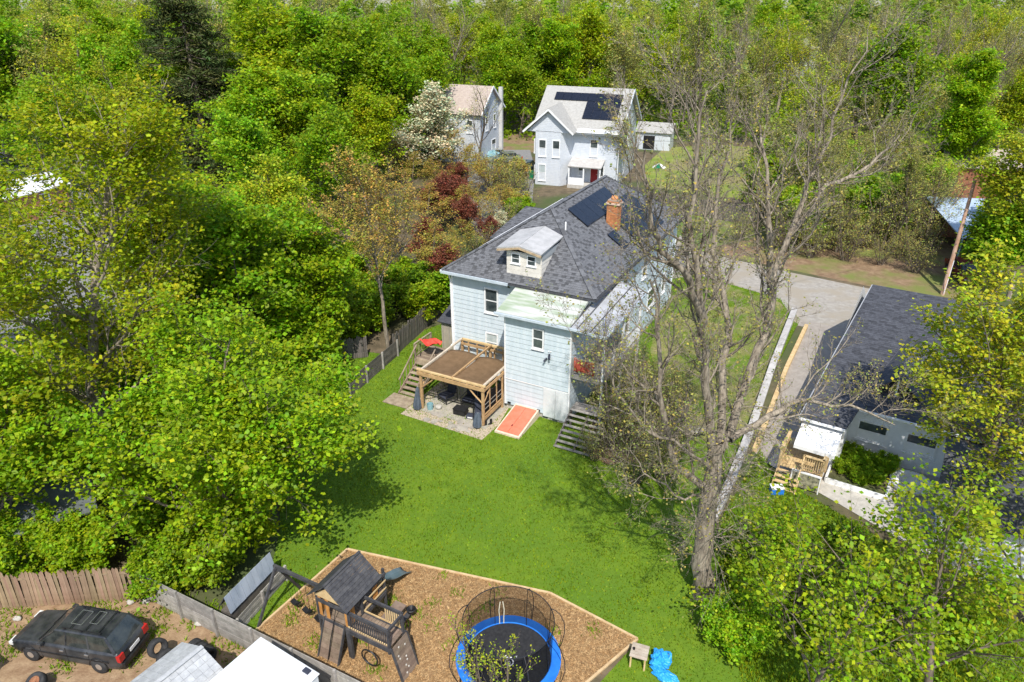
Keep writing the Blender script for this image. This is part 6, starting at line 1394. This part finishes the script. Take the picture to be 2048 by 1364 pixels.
far_woods()
def under():
    rg=np.random.default_rng(14); n=60000; D=rg.uniform(0,1,n)**.7*110+92; x=rg.uniform(-.78,.78,n)*D
    px=1024+FP*x/(D*math.cos(PITCH)+CH*math.sin(PITCH))
    k=~((px>880)&(px<1590)&(D<118)); x=x[k];D=D[k]; n=len(x); c=np.c_[x,D,rg.uniform(.05,1.3,n)**1.5]
    nn=rg.normal(0,1,(n,3)); nn[:,2]=abs(nn[:,2])+.6; nn/=np.linalg.norm(nn,axis=1)[:,None]; a=np.cross(nn,rg.normal(0,1,(n,3))); a/=np.linalg.norm(a,axis=1)[:,None]; b=np.cross(nn,a); s=rg.uniform(.2,.5,n)[:,None]
    v=np.stack([c-a*s,c+b*s*.7,c+a*s,c-b*s*.7],1); t=rg.uniform(.5,1.2,(n,1))*np.ones((1,3)); me=npmesh('undergrowth',v.reshape(-1,3),np.arange(4*n).reshape(-1,4),4,leafG,np.repeat(t,4,0)); o=bpy.data.objects.new('undergrowth',me); link(o); stuff(o); tag(o,'low green undergrowth covering the floor of the woods','undergrowth')
under()
# ---------------------------------------------------------------- glimpsed buildings on the left and far away
def cottage(name,label,loc,rz,w,l,h,roofm,wallm,pitch=.6,cat='house',win=True):
    t=thing(name,label,cat,(loc[0],loc[1],0),rz); MB().box(-w/2,w/2,-l/2,l/2,0,h).build('wall',wallm,t)
    rr=h+w/2*pitch; MB().add([(-w/2,-l/2,h),(w/2,-l/2,h),(0,-l/2,rr),(-w/2,-l/2+.05,h),(w/2,-l/2+.05,h),(0,-l/2+.05,rr)],[(0,1,2),(5,4,3)]).build('gable',wallm,t)
    o=.35; rf=MB().poly([(0,-l/2-o,rr+.08),(-w/2-o,-l/2-o,h-.15),(-w/2-o,l/2+o,h-.15),(0,l/2+o,rr+.08)],.12).poly([(w/2+o,-l/2-o,h-.15),(0,-l/2-o,rr+.08),(0,l/2+o,rr+.08),(w/2+o,l/2+o,h-.15)],.12).build('roof',roofm,t)
    if win:
        for x in (-w*.25,w*.25): window(t,'x',-l/2,x,h*.4,.9,1.3,-1)
        for y in (-l*.25,l*.25): window(t,'y',w/2,y,h*.4,.9,1.3,1); window(t,'y',-w/2,y,h*.4,.9,1.3,-1)
    return t
cottage('white_roof_building','long low building with bright white roof at the left edge',gp(15,440),R(-25),6,11,3.0,whM,mat('barn_red2',(.35,.14,.09),(.42,.2,.13),3),.25)
cottage('grey_roof_garage','grey roofed garage seen through the tall maple leaves',gp(330,510),R(-30),6,7,2.8,mat('pale_felt',(.45,.45,.46),(.58,.58,.6),2,.8,.2),wave,.5)
cottage('blue_grey_shed','small blue grey shed in the shade of the top left maples',gp(118,215),R(-20),4,5,3.4,mat('lilac_felt',(.30,.34,.44),(.36,.40,.5),2),wave,.4)
cottage('pale_bungalow','pale bungalow glimpsed behind the spruce',gp(520,290),R(-20),8,10,4.5,shL,wave)
cottage('far_white_house','white house deep in the woods above the far lawn',gp(1590,150),R(-40),7,9,7,shL,wave)
cottage('far_blue_roof_house','white house with blue grey roof at the far top right corner',gp(2022,110),R(-20),9,10,9,blueRoof,wave)
station_wagon('white car parked under the maple left of the grey roofed garage',gp(240,470),R(-20),panelW,name='parked_car',roof_rack=False,hatch=False)
station_wagon('blue grey pickup like car parked on the left street near the spruce foot',gp(245,325),R(-30),carB,name='parked_car',roof_rack=False,hatch=False)

for i,(u,v,q) in enumerate(((2.5,.2,.32),(3.2,1.0,.4),(3.9,.1,.35),(4.2,1.3,.42),(2.6,1.4,.38),(3.4,-.3,.3))):
    tree('garden_plant','dark green leafy plant growing in the raised bed beside the timber deck',PBu[3],nloc(u,v,.15),i*1.4,(q,q,q*.9),group='plants in the raised garden bed',cat='plant')
for i,(px,py) in enumerate(((700,655),(725,640),(600,690),(650,680))):
    tree('garden_bush','lime green bush in the shade behind the left board fence',PBu[0],gp(px,py),i*1.7,(1.3,1.3,1.2),group='lime bushes behind the left board fence',cat='bush')
